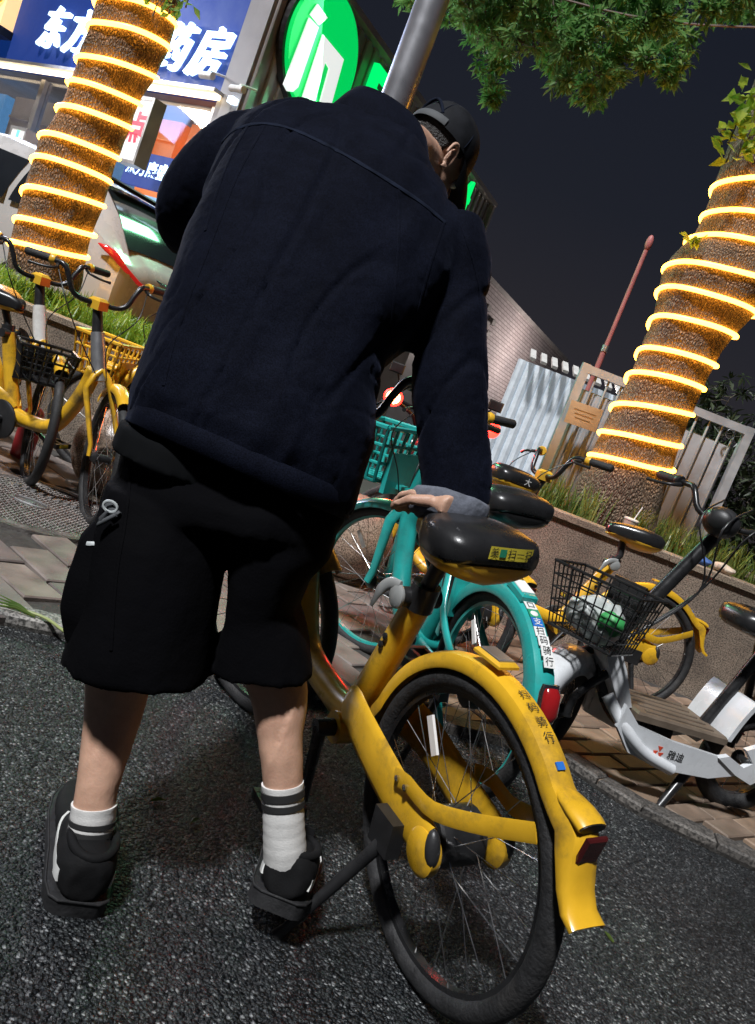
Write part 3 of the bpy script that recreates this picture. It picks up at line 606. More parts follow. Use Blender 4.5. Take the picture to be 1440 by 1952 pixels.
M['gate_steel'] = mat('gate_steel', (.50, .53, .56), .45, .4, var=.12); M['gate_sheet'] = mat('gate_sheet', (.44, .46, .49), .55, .1, var=.12, wear=((.3, .2, .14), .5, 4))
gx0, gx1, gy, gz0, gz1 = 1.25, 2.80, 7.5, .05, 1.88
gt = empty('steel_gate', Matrix.Translation((gx0, gy, 0)), 'grey steel barred gate with corrugated sheeting behind the right lit tree', 'gate'); go = V((gx0, gy, 0))
for a, b in ((gx0, gx1),):
    for xx in (a, b):
        x = MB(); x.box((xx, gy, (gz0 + gz1) / 2), (.075, .075, gz1 - gz0 + .08)); part(x, 'frame_post', M['gate_steel'], gt, go)
    for zz in (gz0 + .2, gz1):
        x = MB(); x.box(((a + b) / 2, gy, zz), (b - a - .075, .07, .07)); part(x, 'frame_rail', M['gate_steel'], gt, go)
for k in range(1, 13):
    x = MB(); x.tube([(gx0 + k * .12, gy, gz0 + .2), (gx0 + k * .12, gy, gz1 - .03)], .011, 8); part(x, 'bar', M['gate_steel'], gt, go, 60)
for k in range(11):
    x = MB(); x.bbox((gx0 + .12 + k * .13, gy + .06, .93), (.125, 1.56, .035), .014, (XA, ZA, -YA)); part(x, 'sheet_rib', M['gate_sheet'], gt, go)
x = MB(); lettering(x, '8', (gx0 + 1.02, gy + .035, 1.42), XA, ZA, .16, .01, .001); lettering(x, '留', (gx0 + 1.02, gy + .035, 1.28), XA, ZA, .14, .01, .001); lettering(x, '6', (gx0 + 1.02, gy + .035, 1.0), XA, ZA, .14, .01, .001); part(x, 'red_stencil', mat('red_stencil', (.42, .10, .05), .7, var=.3), gt, go)
x = MB(); x.tube([(gx1 - .16 + .035 * math.cos(t), gy - .045, gz1 - .08 + .035 * math.sin(t)) for t in np.linspace(0, 6.283, 20, endpoint=False)], .008, 6, closed=True); part(x, 'latch_ring', M['chrome'], gt, go, 60)
no = MB(); p = P(1113, 793, 7.35); no.box((0, 0, 0), (.29, .012, .20)); no = no.build('notice_plate', mat('notice_cream', (.66, .48, .30), .5, var=.08), None, smooth=0); no.location = p; no.rotation_euler = (0, R_(-2), 0); tag(no, 'cream notice plate wired to the top left of the gate', 'notice')
x = MB()
for k in range(3): x.box((0, -.008, .04 - k * .035), (.2 - .03 * k, .004, .008))
x.build('faint_print', mat('faint_print', (.5, .34, .2), .6), no, smooth=0)
p0 = P(1135, 710, 8.2); mo = MB(); mo.tube([(0, 0, 0), (0, 0, 2.2)], .028, 10); mo.tube([(0, 0, 2.2), (0, 0, 3.18)], .022, 10); mo.ball((0, 0, 3.25), (.035, .035, .08), 10, 8); ms = empty('slim_mast', Matrix.Translation((p0[0], p0[1], 0)), 'slim red mast rising behind the steel gate', 'mast')
mo.build('pole', mat('faded_red', (.40, .13, .13), .5, var=.2), ms); x = MB(); x.lathe([(.034, 0), (.034, .06)], (0, 0, 2.17), n=12); x.build('joint_collar', M['alu'], ms)
hd = empty('hedge', Matrix.Translation((4.2, 9.3, 0)), 'tall dark hedge to the right of the gate', 'hedge'); hb = V((4.2, 9.3, 0))
rosette_cloud(hd, hb, [(V((random.uniform(2.9, 5.2), random.uniform(9.0, 9.8), random.uniform(.3, 2.55))), .35) for _ in range(75)], leaf_mat('hedge_leaf', (.022, .035, .014), (.05, .065, .03), .2), .11, 16, 1, 'foliage')
# stainless street pole behind the cap
p = P(790, 95, 4.6); po = empty('steel_pole', Matrix.Translation((p[0], p[1], 0)), 'shiny stainless street pole rising behind the man', 'pole')
x = MB(); x.lathe([(.085, .0), (.085, 6.5)], n=20, caps=True); x.build('shaft', M['steel'], po, smooth=60); x = MB(); x.lathe([(.16, .0), (.16, .03), (.09, .05), (.09, .2)], n=20); x.build('base_flange', M['steel'], po)
# overhead cable
x = MB(); a = P(1040, -12, 5.0); b = P(1470, 52, 5.0); x.tube([a + (b - a) * t - ZA * .05 * math.sin(math.pi * t) - a for t in np.linspace(-.6, 1.3, 20)], .006, 6); o = x.build('overhead_cable', mat('cable_sheath', (.22, .16, .14), .6), None); o.location = a; tag(o, 'thin brown cable sagging across the top right foliage', 'cable')
# ---- parked white SUV behind the planter
hc = R_(160); rc = P(236, 480, 6.55); fwd = V((math.cos(hc), math.sin(hc), 0)); lft = V((-math.sin(hc), math.cos(hc), 0))
c0 = V((rc[0], rc[1], .30)) - lft * .88 - V((0, 0, 0)); c0 = V((rc[0], rc[1], .30)) - lft * .86
Mc = Matrix(((fwd[0], lft[0], 0, c0[0]), (fwd[1], lft[1], 0, c0[1]), (0, 0, 1, .30), (0, 0, 0, 1)))
car = empty('parked_car', Mc, 'white SUV with red tail lamp parked behind the left planter', 'car')
CS = [(0.0, .74, .42, .86, .90), (.03, .82, .34, .93, .97), (.12, .87, .28, 1.00, 1.06), (.34, .90, .26, 1.04, 1.32), (.62, .91, .25, 1.04, 1.52), (.95, .91, .25, 1.03, 1.60), (1.8, .92, .25, 1.01, 1.66), (2.6, .92, .25, .98, 1.61), (3.0, .91, .25, .97, 1.40), (3.4, .90, .25, .95, 1.06), (4.0, .86, .26, .88, .95), (4.4, .78, .30, .78, .82), (4.55, .60, .38, .66, .70)]
def car_sec(x):
    xs = [c[0] for c in CS]; return [float(np.interp(x, xs, [c[k] for c in CS])) for k in range(1, 5)]
def car_pt(x, k, side=1, off=0.0):
    # k 0..1 belt->roof rail on the flank
    w, lo, be, ro = car_sec(x); y = w * (1 - .02 * k) - (w * .24) * k ** 1.6; z = be + (ro - .05 - be) * k; return V((x, side * (y + off), z + off * .3))
def car_ring(x):
    w, lo, be, ro = car_sec(x); half = [(w * .80, lo), (w * .95, lo + .06), (w, lo + .25), (w * 1.0, (lo + be) / 2 + .1), (w * .985, be - .03), (w * .965, be + .02)] + [tuple(car_pt(x, k)[1:]) for k in (.3, .6, .85, 1.0)] + [(w * .62, ro - .012), (w * .3, ro)]
    return [V((x, y, z)) for y, z in half] + [V((x, -y, z)) for y, z in reversed(half)]
a = MB(); a.loft([car_ring(x) for x in sorted(set(list(np.linspace(0, 4.55, 40)) + [.03, .06, .12]))]); a.build('body', mat('car_white', (.42, .41, .40), .25, var=.04, coat=.7), car, smooth=35)
M['car_glass'] = mat('car_glass', (.012, .014, .017), .06, var=.1, rvar=.02, coat=.6)
for s in (1, -1):
    for x0, x1 in ((.72, 1.25), (1.32, 2.1), (2.17, 2.95)):
        rows = [[car_pt(x, k, s, .006) for x in np.linspace(x0 + (.08 * k if x0 < 1 else 0), x1 - (.12 * k if x1 > 2.5 else 0), 8)] for k in np.linspace(.12, .80, 6)]; a = MB(); a.loft(rows, caps=False, closed=False); a.build('side_window', M['car_glass'], car, smooth=60)
    a = MB(); pts = [(-.008, s * .42, .80), (.0, s * .60, .84), (.02, s * .76, .90), (.06, s * .87, .97), (.13, s * .905, .995), (.20, s * .925, 1.01)]; a.tube([V(p) for p in pts], [(.012, .015), (.018, .015), (.024, .018), (.030, .018), (.026, .015), (.006, .008)], 10, up=(0, 0, 1)); a.build('tail_lamp', mat('car_tail_lamp', (.5, .02, .02), .15, coat=.6, emit=(1, .03, .02), es=.10) if s == 1 else bpy.data.materials['car_tail_lamp'], car, smooth=60)
    for x in (.85, 3.65):
        w = MB(); w.lathe([(.20, -.09), (.33, -.10), (.35, -.06), (.35, .06), (.33, .10), (.20, .09)], (x, s * .84, .35), (0, 1, 0), 32); wo_ = w.build('wheel', M['rubber'], car, smooth=50); w = MB(); w.lathe([(.03, .10), (.20, .085), (.225, .095)], (x, s * .84 + (0 if s > 0 else -.19), .35), (0, 1, 0), 24); w.build('rim', M['alu'], wo_, smooth=50)
a = MB(); rows = []
for t in np.linspace(0, 1, 7):
    x = .14 + .52 * t; w, lo, be, ro = car_sec(x); rows.append([V((x - .012, y * (w * .78 - .10 * t), ro + .004 - .03 * y * y + .004)) for y in np.linspace(-1, 1, 12)])
a.loft(rows, caps=False, closed=False); a.build('rear_window', M['car_glass'], car, smooth=60)
a = MB(); a.tube([(.70, -.62, 1.57), (.58, -.60, 1.555), (.58, .60, 1.555), (.70, .62, 1.57)], [(.02, .06)] * 4, 8, up=(0, 0, 1)); a.build('roof_spoiler', M['black_plastic'], car, smooth=60)
a = MB(); a.bbox((-.012, 0, .70), (.44, .14, .02), .004, (-YA, ZA, -XA)); a.build('number_plate', M['white_ink'], car, smooth=0)
a = MB(); a.bbox((.0, 0, .50), (1.35, .16, .06), .02, (-YA, ZA, -XA)); a.build('rear_bumper', M['black_plastic'], car, smooth=0); a = MB(); a.tube([(-.035, -.5, .44), (-.035, .5, .44)], .012, 8); a.build('bumper_trim', M['chrome'], car, smooth=60)
a = MB(); a.tube([(.06, -.5, .93), (.0, -.3, .90), (.0, .3, .90), (.06, .5, .93)], .014, 8); a.build('hatch_trim', M['chrome'], car, smooth=60)

# ---- small litter
st_o = G(70, 1208); a = MB(); a.tube(smooth_path([(-.12, .0, .05), (0, .01, .055), (.10, -.03, .052), (.22, -.03, .055)], 14), [.003, .004] + [.005] * 12, 8); stk = a.build('fallen_stalk', mat('green_stalk', (.26, .30, .11), .5, var=.2), None, smooth=60); stk.location = (st_o[0], st_o[1], -.005); tag(stk, 'pale green plant stalk lying on the kerb at the left edge', 'plant stalk')
for k in range(6):
    a = MB(); d = random.uniform(-.6, .6); a.tube([(-.02, .0, .05), (-.08, .03 * d, .06), (-.16, .08 * d, .05 + .01 * d)], [(.003, .001), (.004, .001), (.001, .0006)], 6); a.build('leaf_blade', M['grass_r'], stk, smooth=60)
p = P(1205, 985, 4.9); a = MB(); a.lathe([(.032, 0), (.034, .005), (.042, .09), (.044, .095)], n=20); cup = a.build('plastic_cup', mat('clear_cup', (.75, .68, .58), .2, var=.1, trans=.4), None, smooth=50); cup.location = (p[0], 4.875, .762); tag(cup, 'clear plastic cup standing on the right planter coping', 'cup')
a = MB(); a.lathe([(.046, .095), (.046, .102), (.03, .108)], n=20); a.build('lid', M['white_paint'], cup); a = MB(); a.tube([(.0, 0, .05), (.03, 0, .19)], .004, 6); a.build('straw', M['white_paint'], cup)
for (px, py, c_, lb) in ((1388, 1062, (.55, .46, .36), 'crumpled cream paper on the planter coping at the right'), (1345, 1040, (.05, .12, .34), 'crumpled blue wrapper on the planter coping')):
    p = P(px, py, 4.9); a = MB(); a.ball((0, 0, 0), (.07, .045, .03), 18, 12); a.v = [tuple(V(v) * (1 + .35 * mnoise.noise(Vector(v) * 30))) for v in a.v]; o = a.build('crumpled_litter', mat('litter', c_, .6), None, smooth=30); o.location = (p[0], 4.88, .79); tag(o, lb, 'litter', 'litter on the planter')
for px, py, r in ((510, 1583, .3), (370, 1570, 1.2), (1160, 1790, 2.0), (300, 1530, .7)):
    p = G(px, py); a = MB(); a.tube([(-.018, 0, 0), (0, .002, .002), (.018, 0, 0)], [(.003, .0008), (.005, .0008), (.001, .0005)], 6); o = a.build('fallen_leaf', M['grass_r'], None, smooth=60); o.location = (p[0], p[1], .006); o.rotation_euler = (0, 0, r); tag(o, {510: 'tiny dry leaf lying between the shoes', 370: 'tiny dry leaf left of the right shoe', 1160: 'tiny dry leaf beside the big tyre', 300: 'tiny dry leaf near the left calf'}[px], 'leaf', 'fallen leaves on asphalt')
# ================================================================== CYCLES
def pose_matrix(x, y, h, lean, z=0.0):
    f = V((math.cos(h), math.sin(h), 0)); l = V((-math.sin(h), math.cos(h), 0)); u = ZA
    l2 = l * math.cos(lean) - u * math.sin(lean); u2 = u * math.cos(lean) + l * math.sin(lean)
    return Matrix(((f[0], l2[0], u2[0], x), (f[1], l2[1], u2[1], y), (f[2], l2[2], u2[2], z), (0, 0, 0, 1)))
def wheel(parent, c, R, steer, rim_m, name='wheel', tw=.022, spokes=28, hub_m='black_metal', refl=True, rim_d=.016):
    c = V(c); ca, sa = math.cos(steer), math.sin(steer); X = V((ca, sa, 0)); Y = V((-sa, ca, 0)); pt = lambda r, a, y: c + (X * math.cos(a) + ZA * math.sin(a)) * r + Y * y
    Rc = R - tw; rr = Rc - tw * .55
    rim = MB(); n = 56
    prof = [(rr + .006, -.013), (rr - rim_d, -.009), (rr - rim_d, .009), (rr + .006, .013)]
    rings = [[pt(r, a, y) for r, y in prof] for a in np.linspace(0, 2 * math.pi, n + 1)]; rim.loft(rings, caps=False)
    w = rim.build(name, M[rim_m], parent, smooth=50)
    t = MB(); rings = []
    for i in range(72 + 1):
        a = 2 * math.pi * i / 72; rings.append([pt(Rc + tw * math.cos(b) * (1.0 + (.03 if abs(math.cos(b)) > .8 and i % 2 else 0)), a, tw * math.sin(b)) for b in np.linspace(0, 2 * math.pi, 14, endpoint=False)])
    t.loft(rings, caps=False); t.build('tyre', M['rubber'], w, smooth=60)
    h = MB(); h.lathe([(.012, -.055), (.030, -.035), (.030, -.030), (.018, -.028), (.018, .028), (.030, .030), (.030, .035), (.012, .055)], c, Y, 18); h.build('hub', M[hub_m], w)
    s = MB()
    for k in range(spokes):
        a = 2 * math.pi * k / spokes; y = .032 if k % 2 else -.032; off = (.95 if (k // 2) % 2 else -.95)
        s.tube([pt(.028, a + off, y), pt(rr - .004, a, 0)], .0011, 4, caps=False)
    o = s.build('spokes', M['chrome'], w, smooth=60); o['kind'] = 'stuff'
    if refl:
        for a in (.9,):
            r_ = MB(); r_.box(pt(rr * .66, a, .012), (.075, .018, .006), (X * math.cos(a) + ZA * math.sin(a), -X * math.sin(a) + ZA * math.cos(a), Y)); r_.build('spoke_reflector', M['reflector'], w, smooth=0)
    return w
def arc(c, r, a0, a1, n): return [(c[0] + r * math.cos(R_(a)), c[1] + r * math.sin(R_(a))) for a in np.linspace(a0, a1, n)]
def fender_mesh(path, w, drop, th=.004, ylo=None):
    # path: (x,z,width scale) along the wheel, outer skin; cross-section a shallow U, thin shell
    pts = [V((p[0], 0, p[1])) for p in path]; rings = []; k = len(pts)
    for i in range(k):
        T = unit(pts[min(i + 1, k - 1)] - pts[max(i - 1, 0)]); Nn = unit(np.cross(T, YA)); ws = path[i][2] if len(path[i]) > 2 else 1.0; dr = drop * (path[i][3] if len(path[i]) > 3 else 1)
        if Nn @ (pts[i] - V((path[0][4] if len(path[0]) > 4 else 0, 0, .305))) < 0: Nn = -Nn
        hw = w / 2 * ws; sec = [(-hw, -dr), (-hw * .97, -dr * .45), (-hw * .8, -dr * .12), (-hw * .4, 0), (0, dr * .06), (hw * .4, 0), (hw * .8, -dr * .12), (hw * .97, -dr * .45), (hw, -dr)]
        inn = [(y * .94, z - th) for y, z in reversed(sec)]
        rings.append([pts[i] + YA * y + Nn * z for y, z in sec + inn])
    m = MB(); m.loft(rings); return m
def saddle(parent, c, z, under, sticker=None, L=.27, Wd=.109, tilt=0.0):
    # rear at -x, nose at +x; two-tone comfort saddle with thick rounded rear
    st = [(-.135, .55, .30, .0), (-.128, .82, .62, .0), (-.105, .97, .90, .0), (-.06, 1.0, 1.0, .0), (-.01, .92, 1.0, 0), (.04, .66, .92, -.004), (.085, .40, .80, -.006), (.12, .28, .62, -.01), (.135, .16, .35, -.014)]
    def ringf(top, bot):
        rings = []
        for x, w, h, dz in st:
            hw = Wd * w; hz = .045 * h; ring = []
            for t in np.linspace(0, 2 * math.pi, 28, endpoint=False):
                cy_, sz_ = math.cos(t), math.sin(t); e_ = .62
                y = hw * math.copysign(abs(cy_) ** e_, cy_); q = hz * math.copysign(abs(sz_) ** e_, sz_); q = min(max(q, -hz * bot), hz * top)
                ring.append(V((c + x, y, z + dz + q - tilt * x)))
            rings.append(ring)
        return rings
    m = MB(); m.loft(ringf(1, .62)); s = m.build('saddle', M['vinyl'], parent, smooth=60)
    m = MB(); rr = ringf(1, 1)
    low = []
    for (x, w, h, dz), ring in zip(st, rr):
        low.append([V((c + x * .97, q[1] * .96, min(q[2], z + dz - .018) - (.022 if x < .02 else .006) * (1 if q[2] < z else 0) * max(0, 1 - abs(q[1]) / (Wd * w + 1e-6) * .6))) for q in ring])
    m.loft(low); m.build('under_shell', M[under], s, smooth=60)
    return s
def patch(parent, mat_, path_pts, name):
    m = MB(); m.loft(path_pts, caps=False, closed=False); return m.build(name, mat_, parent, smooth=60)
def handlebar(parent, hx, hz, steer, m='black_metal', sweep=1.0, grip_m='rubber', lever=True, bell='yellow_clean', width=.30, rise=.12):
    ca, sa = math.cos(steer), math.sin(steer); X = V((ca, sa, 0)); Y = V((-sa, ca, 0)); o = V((hx, 0, hz)); q = lambda x, y, z: o + X * x + Y * y + ZA * z
    b = MB(); pl = [(0, 0, 0), (.0, .07, .0), (.005, .115, .02), (-.005, .14, rise * .6), (-.02, .165, rise * .95), (-.05, .20, rise), (-.05 - .07 * sweep, width, rise)]
    L = smooth_path([q(*p) for p in pl], 22); Rr = smooth_path([q(p[0], -p[1], p[2]) for p in pl], 22); b.tube(list(reversed(Rr)) + L[1:], .0115, 10)
    h = b.build('handlebar', M[m], parent, smooth=60)
    for s in (1, -1):
        a = q(-.05 - .07 * sweep * .25, s * (width - .085), rise); e = q(-.05 - .07 * sweep * 1.03, s * (width + .012), rise)
        g = MB(); g.tube([a, a + (e - a) * .1, e - (e - a) * .05, e], [.0165, .0175, .0175, .013], 14); g.build('grip', M[grip_m], h, smooth=60)
        k = MB(); k.lathe([(.02, -.012), (.024, 0), (.02, .012)], a - (e - a) * .08, e - a, 14); k.build('bell_ring' if s > 0 else 'clamp_ring', M[bell], h)
        if lever:
            v = MB(); a2 = q(-.035, s * (width - .11), rise - .012); v.tube(smooth_path([a2, a2 + X * .05 - ZA * .012 + Y * s * .015, a2 + X * .045 - ZA * .02 + Y * s * .06, a2 + X * .02 - ZA * .022 + Y * s * .115], 10), [.008] * 3 + [.006] * 6 + [.008], 8); v.build('brake_lever', M['black_plastic'], h, smooth=60)
    return h
def cable(parent, pts, r=.0026, m='black_plastic'):
    c_ = MB(); c_.tube(smooth_path(pts, 26), r, 6); return c_.build('brake_cable', M[m], parent, smooth=60)
def lattice_basket(parent, c, X, Y, W, D, H, m, taper=.8, nx=5, nz=4, bar=.008, hole=True, name='basket'):
    # c: centre of the base, X forward, Y left; open lattice bucket
    c = V(c); X = V(X); Y = V(Y); fr = MB(); q = lambda u, v, k: c + Y * u * W / 2 * (taper + (1 - taper) * k) + X * v * D / 2 * (taper + (1 - taper) * k) + ZA * H * k
    def bar_(a, b, r=bar): fr.tube([a, b], r, 6)
    for k in np.linspace(0, 1, nz):
        rr = bar * (1.5 if k > .98 else 1)
        cs = [q(-1, -1, k), q(1, -1, k), q(1, 1, k), q(-1, 1, k)]
        for i in range(4): bar_(cs[i], cs[(i + 1) % 4], rr)
    for t in np.linspace(-1, 1, nx):
        for a, b in (((t, -1), (t, -1)), ((t, 1), (t, 1)), ((-1, t), (-1, t)), ((1, t), (1, t))): bar_(q(a[0], a[1], 0), q(b[0], b[1], 1))
        bar_(q(t, -1, 0), q(t, 1, 0)); bar_(q(-1, t, 0), q(1, t, 0))
    b = fr.build(name, M[m], parent, smooth=50); b['kind'] = 'stuff'; return b
def inv(Mx, p): return V(Mx.inverted() @ Vector(tuple(p)))

def shared_bike(pose, label, paint='yellow', head_m=None, wb=.96, sad=(.19, .835), steer=0.0, rim='black_metal', sticker=False, basket=None, bz=.10, bs=1.0, front=True, text=True, tail_len=1.0, kick=None, bars=True, name='shared_bicycle', group='parked shared bicycles', crank=-95, under='yellow_clean', teal=False):
    Mx = pose_matrix(*pose); B = empty(name, Mx, label, 'bicycle', group); Rw = .305; hm = head_m or paint
    ax = V((wb, 0, Rw))
    # ---- frame
    f = MB(); f.tube(smooth_path([(wb - .165, 0, .66), (wb - .19, 0, .56), (wb - .25, 0, .43), (wb - .33, 0, .335), (.52, 0, .31), (.43, 0, .315)], 26), [(.036, .034)] * 26, 16, up=(0, 1, 0)) if not teal else f.tube(smooth_path([(wb - .13, 0, .72), (wb - .17, 0, .58), (wb - .24, 0, .40), (wb - .33, 0, .30), (.56, 0, .27), (.42, 0, .285)], 26), [(.036, .04)] * 26, 16, up=(0, 1, 0))
    dt = f.build('frame_tube', M[paint], B, smooth=60)
    f = MB(); f.tube([(.44, 0, .275), (.40, 0, .375), (.285, 0, .655)], [.036, .034, .030], 16); st_ = f.build('seat_tube', M[paint], B, smooth=60)
    f = MB(); f.tube([(.425, -.045, .285), (.425, .045, .285)], .037, 18); f.build('bottom_bracket', M[paint], st_, smooth=50)
    if not teal:
        # two broad flat stays with rounded drop-out covers
        for s in (1, -1):
            a = MB(); pth = smooth_path([(.43, s * .02, .33), (.36, s * .05, .372), (.25, s * .072, .368), (.10, s * .075, .338), (-.04, s * .075, .318)], 16)
            a.tube(pth, [(.036 + .016 * min(1, i / 4) - .008 * max(0, (i - 11) / 4), .012) for i in range(16)], 14, up=(.0, 0, 1)); sy = a.build('chain_stay', M[paint], B, smooth=60)
            a = MB(); a.lathe([(.038, -.014), (.043, -.008), (.043, .008), (.034, .014)], (-.035, s * .078, .305), (0, 1, 0), 22); a.build('axle_cover', M[paint], sy, smooth=50)
            a = MB(); a.ball((-.062, s * .082, .330), (.034, .014, .014), 16, 8, (unit((.35, 0, 1)), YA, unit((1, 0, -.35)))); a.build('cover_slot', M['black_plastic'], sy, smooth=60)
            # flat bracket carrying the mudguard
            a = MB(); a.tube(smooth_path([(.085, s * .092, .378), (.04, s * .094, .392), (-.01, s * .090, .388), (-.05, s * .082, .392), (-.13, s * .062, .425), (-.228, s * .034, .475)], 14), [(.017, .0022)] * 14, 8, up=(0, 0, 1)); br = a.build('mudguard_stay', M[paint], B, smooth=30)
            for x_ in (.070, .040):
                a = MB(); a.lathe([(.006, 0), (.006, .004), (.003, .006)], (x_, s * .0955, .384), (0, s, 0), 8); a.build('rivet', M['chrome'], br)
    else:
        for s in (1, -1):
            a = MB(); a.tube(smooth_path([(.42, s * .03, .285), (.25, s * .06, .30), (0, s * .07, .305)], 12), [(.018, .010)] * 12, 10, up=(0, 0, 1)); a.build('chain_stay', M[paint], B, smooth=60)
            a = MB(); a.tube(smooth_path([(.35, s * .025, .60), (.28, s * .055, .50), (.20, s * .066, .42), (.0, s * .07, .31)], 14), [(.016, .009)] * 14, 10, up=(1, 0, 0)); a.build('seat_stay', M[paint], B, smooth=60)
            a = MB(); a.tube(smooth_path([(0, s * .07, .31), (-.12, s * .06, .36), (-.24, s * .038, .405)], 10), [(.013, .005)] * 10, 8, up=(0, 0, 1)); a.build('mudguard_stay', M[paint], B, smooth=60)
        a = MB(); a.prism([(.33, .60), (.44, .57), (.42, .47), (.34, .45)], lambda u, v, d: V((u - .06, d, v)), -.03, .03); pn = a.build('lock_panel', M['black_plastic'], st_, smooth=0)
        a = MB(); a.prism([(.255, .63), (.275, .63), (.265, .44), (.245, .44)], lambda u, v, d: V((u, d, v)), -.042, .042); a.build('rear_plate', M[paint], st_, smooth=0)
        a = MB(); a.lathe([(.014, 0), (.014, .003)], (.243, .0, .49), (-1, 0, 0), 16); a.build('white_button', M['white_ink'], st_)
    # ---- rear mudguard, tail
    axc = (0, Rw)
    if not teal:
        pth = [(*p, 1.0, 1.0) for p in arc(axc, .343, -2, 20, 5)[:-1]] + [(*p, 1.0, 1.0) for p in arc(axc, .334, 20, 132, 26)]
        pth += [(-.245, .542, 1.02, 1.1), (-.275, .535, 1.08, 1.3), (-.298, .515, 1.08, 1.45), (-.305, .485, 1.15, 1.2), (-.310, .460, 1.18, .9), (-.317, .435, 1.18, .7), (-.330, .412, 1.2, .5), (-.350, .402, 1.2, .4)]
        fm = fender_mesh(pth, .056, .028); fd = fm.build('rear_mudguard', M[paint], B, smooth=45)
        a = MB(); a.tube([(-.215, 0, .546), (-.245, 0, .542), (-.268, 0, .538), (-.288, 0, .533), (-.298, 0, .529)], [(.008, .018), (.011, .025), (.013, .028), (.014, .028), (.013, .027)], 18, up=(0, 0, 1)); a.build('tail_hood', M[paint], fd, smooth=50)
        a = MB(); a.tube([(-.2975, 0, .5292), (-.2995, 0, .5285)], [(.011, .024)] * 2, 18, up=(0, 0, 1)); a.build('hood_recess', M['black_plastic'], fd, smooth=50)
        a = MB(); a.bbox((-.3085, 0, .500), (.040, .046, .008), .003, (YA, unit((-.2, 0, .98)), unit((-.98, 0, -.2)))); a.build('tail_reflector', M['dark_red_lens'], fd, smooth=0)
        a = MB(); t_ = R_(88); c_ = V((.345 * math.cos(t_) + .0, 0, Rw + .345 * math.sin(t_))); a.bbox(c_ + V((.0, 0, .006)), (.080, .044, .010), .005); pb = a.build('plate_block', M[paint], fd, smooth=0)
        a = MB(); a.bbox(c_ + V((0, 0, .0125)), (.060, .032, .004), .001); a.build('number_plate', M['alu'], pb, smooth=0)
        if text:
            for i, ch in enumerate('扫码骑行'):
                t_ = R_(104 + 5.0 * i); nrm = V((math.cos(t_), 0, math.sin(t_))); tg = V((-math.sin(t_), 0, math.cos(t_))); a = MB(); lettering(a, ch, V((0, 0, Rw)) + nrm * .3385, -YA, -tg, .021, .002, .0005); a.build('lettering', M['ink'], fd, smooth=0)
            t_ = R_(127); nrm = V((math.cos(t_), 0, math.sin(t_))); tg = V((-math.sin(t_), 0, math.cos(t_))); a = MB(); a.box(V((0, 0, Rw)) + nrm * .337, (.013, .015, .003), (tg, YA, nrm)); a.build('sticker', M['sticker_blue'], fd, smooth=0)
    else:
        pth = [(*p, 1.0, 1.0) for p in arc(axc, .334, 10, 128, 28)] + [(-.245, .535, 1.02, 1.15), (-.285, .492, 1.05, 1.3), (-.312, .44, 1.08, 1.4), (-.325, .385, 1.05, 1.2), (-.328, .33, 1.0, 1.0), (-.325, .27, .98, .9)]
        fm = fender_mesh(pth, .070, .040); fd = fm.build('rear_mudguard', M[paint], B, smooth=45)
        a = MB(); a.tube([(-.325, 0, .468), (-.334, 0, .455), (-.345, 0, .405), (-.345, 0, .39)], [(.010, .02), (.016, .026), (.016, .026), (.010, .02)], 16, up=(1, 0, 0)); tl = a.build('tail_light', M['red_lens'], fd, smooth=60)
        a = MB(); a.tube([(-.318, 0, .478), (-.322, 0, .455), (-.333, 0, .405), (-.338, 0, .38)], [(.008, .026), (.012, .032), (.012, .032), (.008, .026)], 16, up=(1, 0, 0)); a.build('light_bezel', M['chrome'], fd, smooth=60)
        c_ = V((-.06, 0, Rw + .338)); a = MB(); a.bbox(c_, (.10, .05, .022), .006, (unit((1, 0, .2)), YA, unit((-.2, 0, 1)))); pb = a.build('plate_block', M[paint], fd, smooth=0); a = MB(); a.bbox(c_ + V((0, 0, .012)), (.07, .04, .004), .001, (unit((1, 0, .2)), YA, unit((-.2, 0, 1)))); a.build('number_plate', M['white_ink'], pb, smooth=0)
        for i, (ch, bg, fg) in enumerate((('口', 'white_ink', 'ink'), ('●', 'sticker_green', 'white_ink'), ('支', 'sticker_blue', 'white_ink'), ('扫', 'white_ink', 'ink'), ('码', 'white_ink', 'ink'), ('骑', 'white_ink', 'ink'), ('行', 'white_ink', 'ink'))):
            t_ = R_(111 + 5.2 * i); nrm = V((math.cos(t_), 0, math.sin(t_))); tg = V((-math.sin(t_), 0, math.cos(t_))); rr_ = .3375 + (.0 if i < 4 else .006 * (i - 3)); a = MB(); a.box(V((0, 0, Rw)) + nrm * rr_ , (.030, .034, .002), (tg, YA, nrm)); bgp = a.build('sticker', M[bg], fd, smooth=0)
            if ch != '●': a = MB(); lettering(a, ch, V((0, 0, Rw)) + nrm * (rr_ + .0022), -YA, -tg, .026, .004, .0004); a.build('sticker_print', M[fg], bgp, smooth=0)
            else: a = MB(); a.ball(V((0, 0, Rw)) + nrm * (rr_ + .001), (.010, .012, .0018), 12, 6, (tg, YA, nrm)); a.build('sticker_print', M[fg], bgp)
    wheel(B, (0, 0, Rw), Rw, 0, rim, 'rear_wheel')
    a = MB(); a.lathe([(.05, -.05), (.055, -.045), (.055, .045), (.05, .05)], (0, 0, Rw), (0, 1, 0), 22); a.build('drum_brake', M['black_plastic'], B, smooth=40)
    # ---- saddle, post, clamp
    sx_, sz_ = sad; post = MB(); post.tube([(.29, 0, .645), (.262, 0, .71), (sx_ + .035, 0, sz_ - .05)], [.017, .017, .018], 14); pt_ = post.build('seat_post', M['black_plastic'], B, smooth=60)
    a = MB(); a.tube([(.293, -.045, .655), (.293, .045, .655)], .021, 14); a.tube([(.285, 0, .635), (.275, 0, .69)], .030, 16); a.build('seat_clamp', M['black_plastic'], pt_, smooth=50)
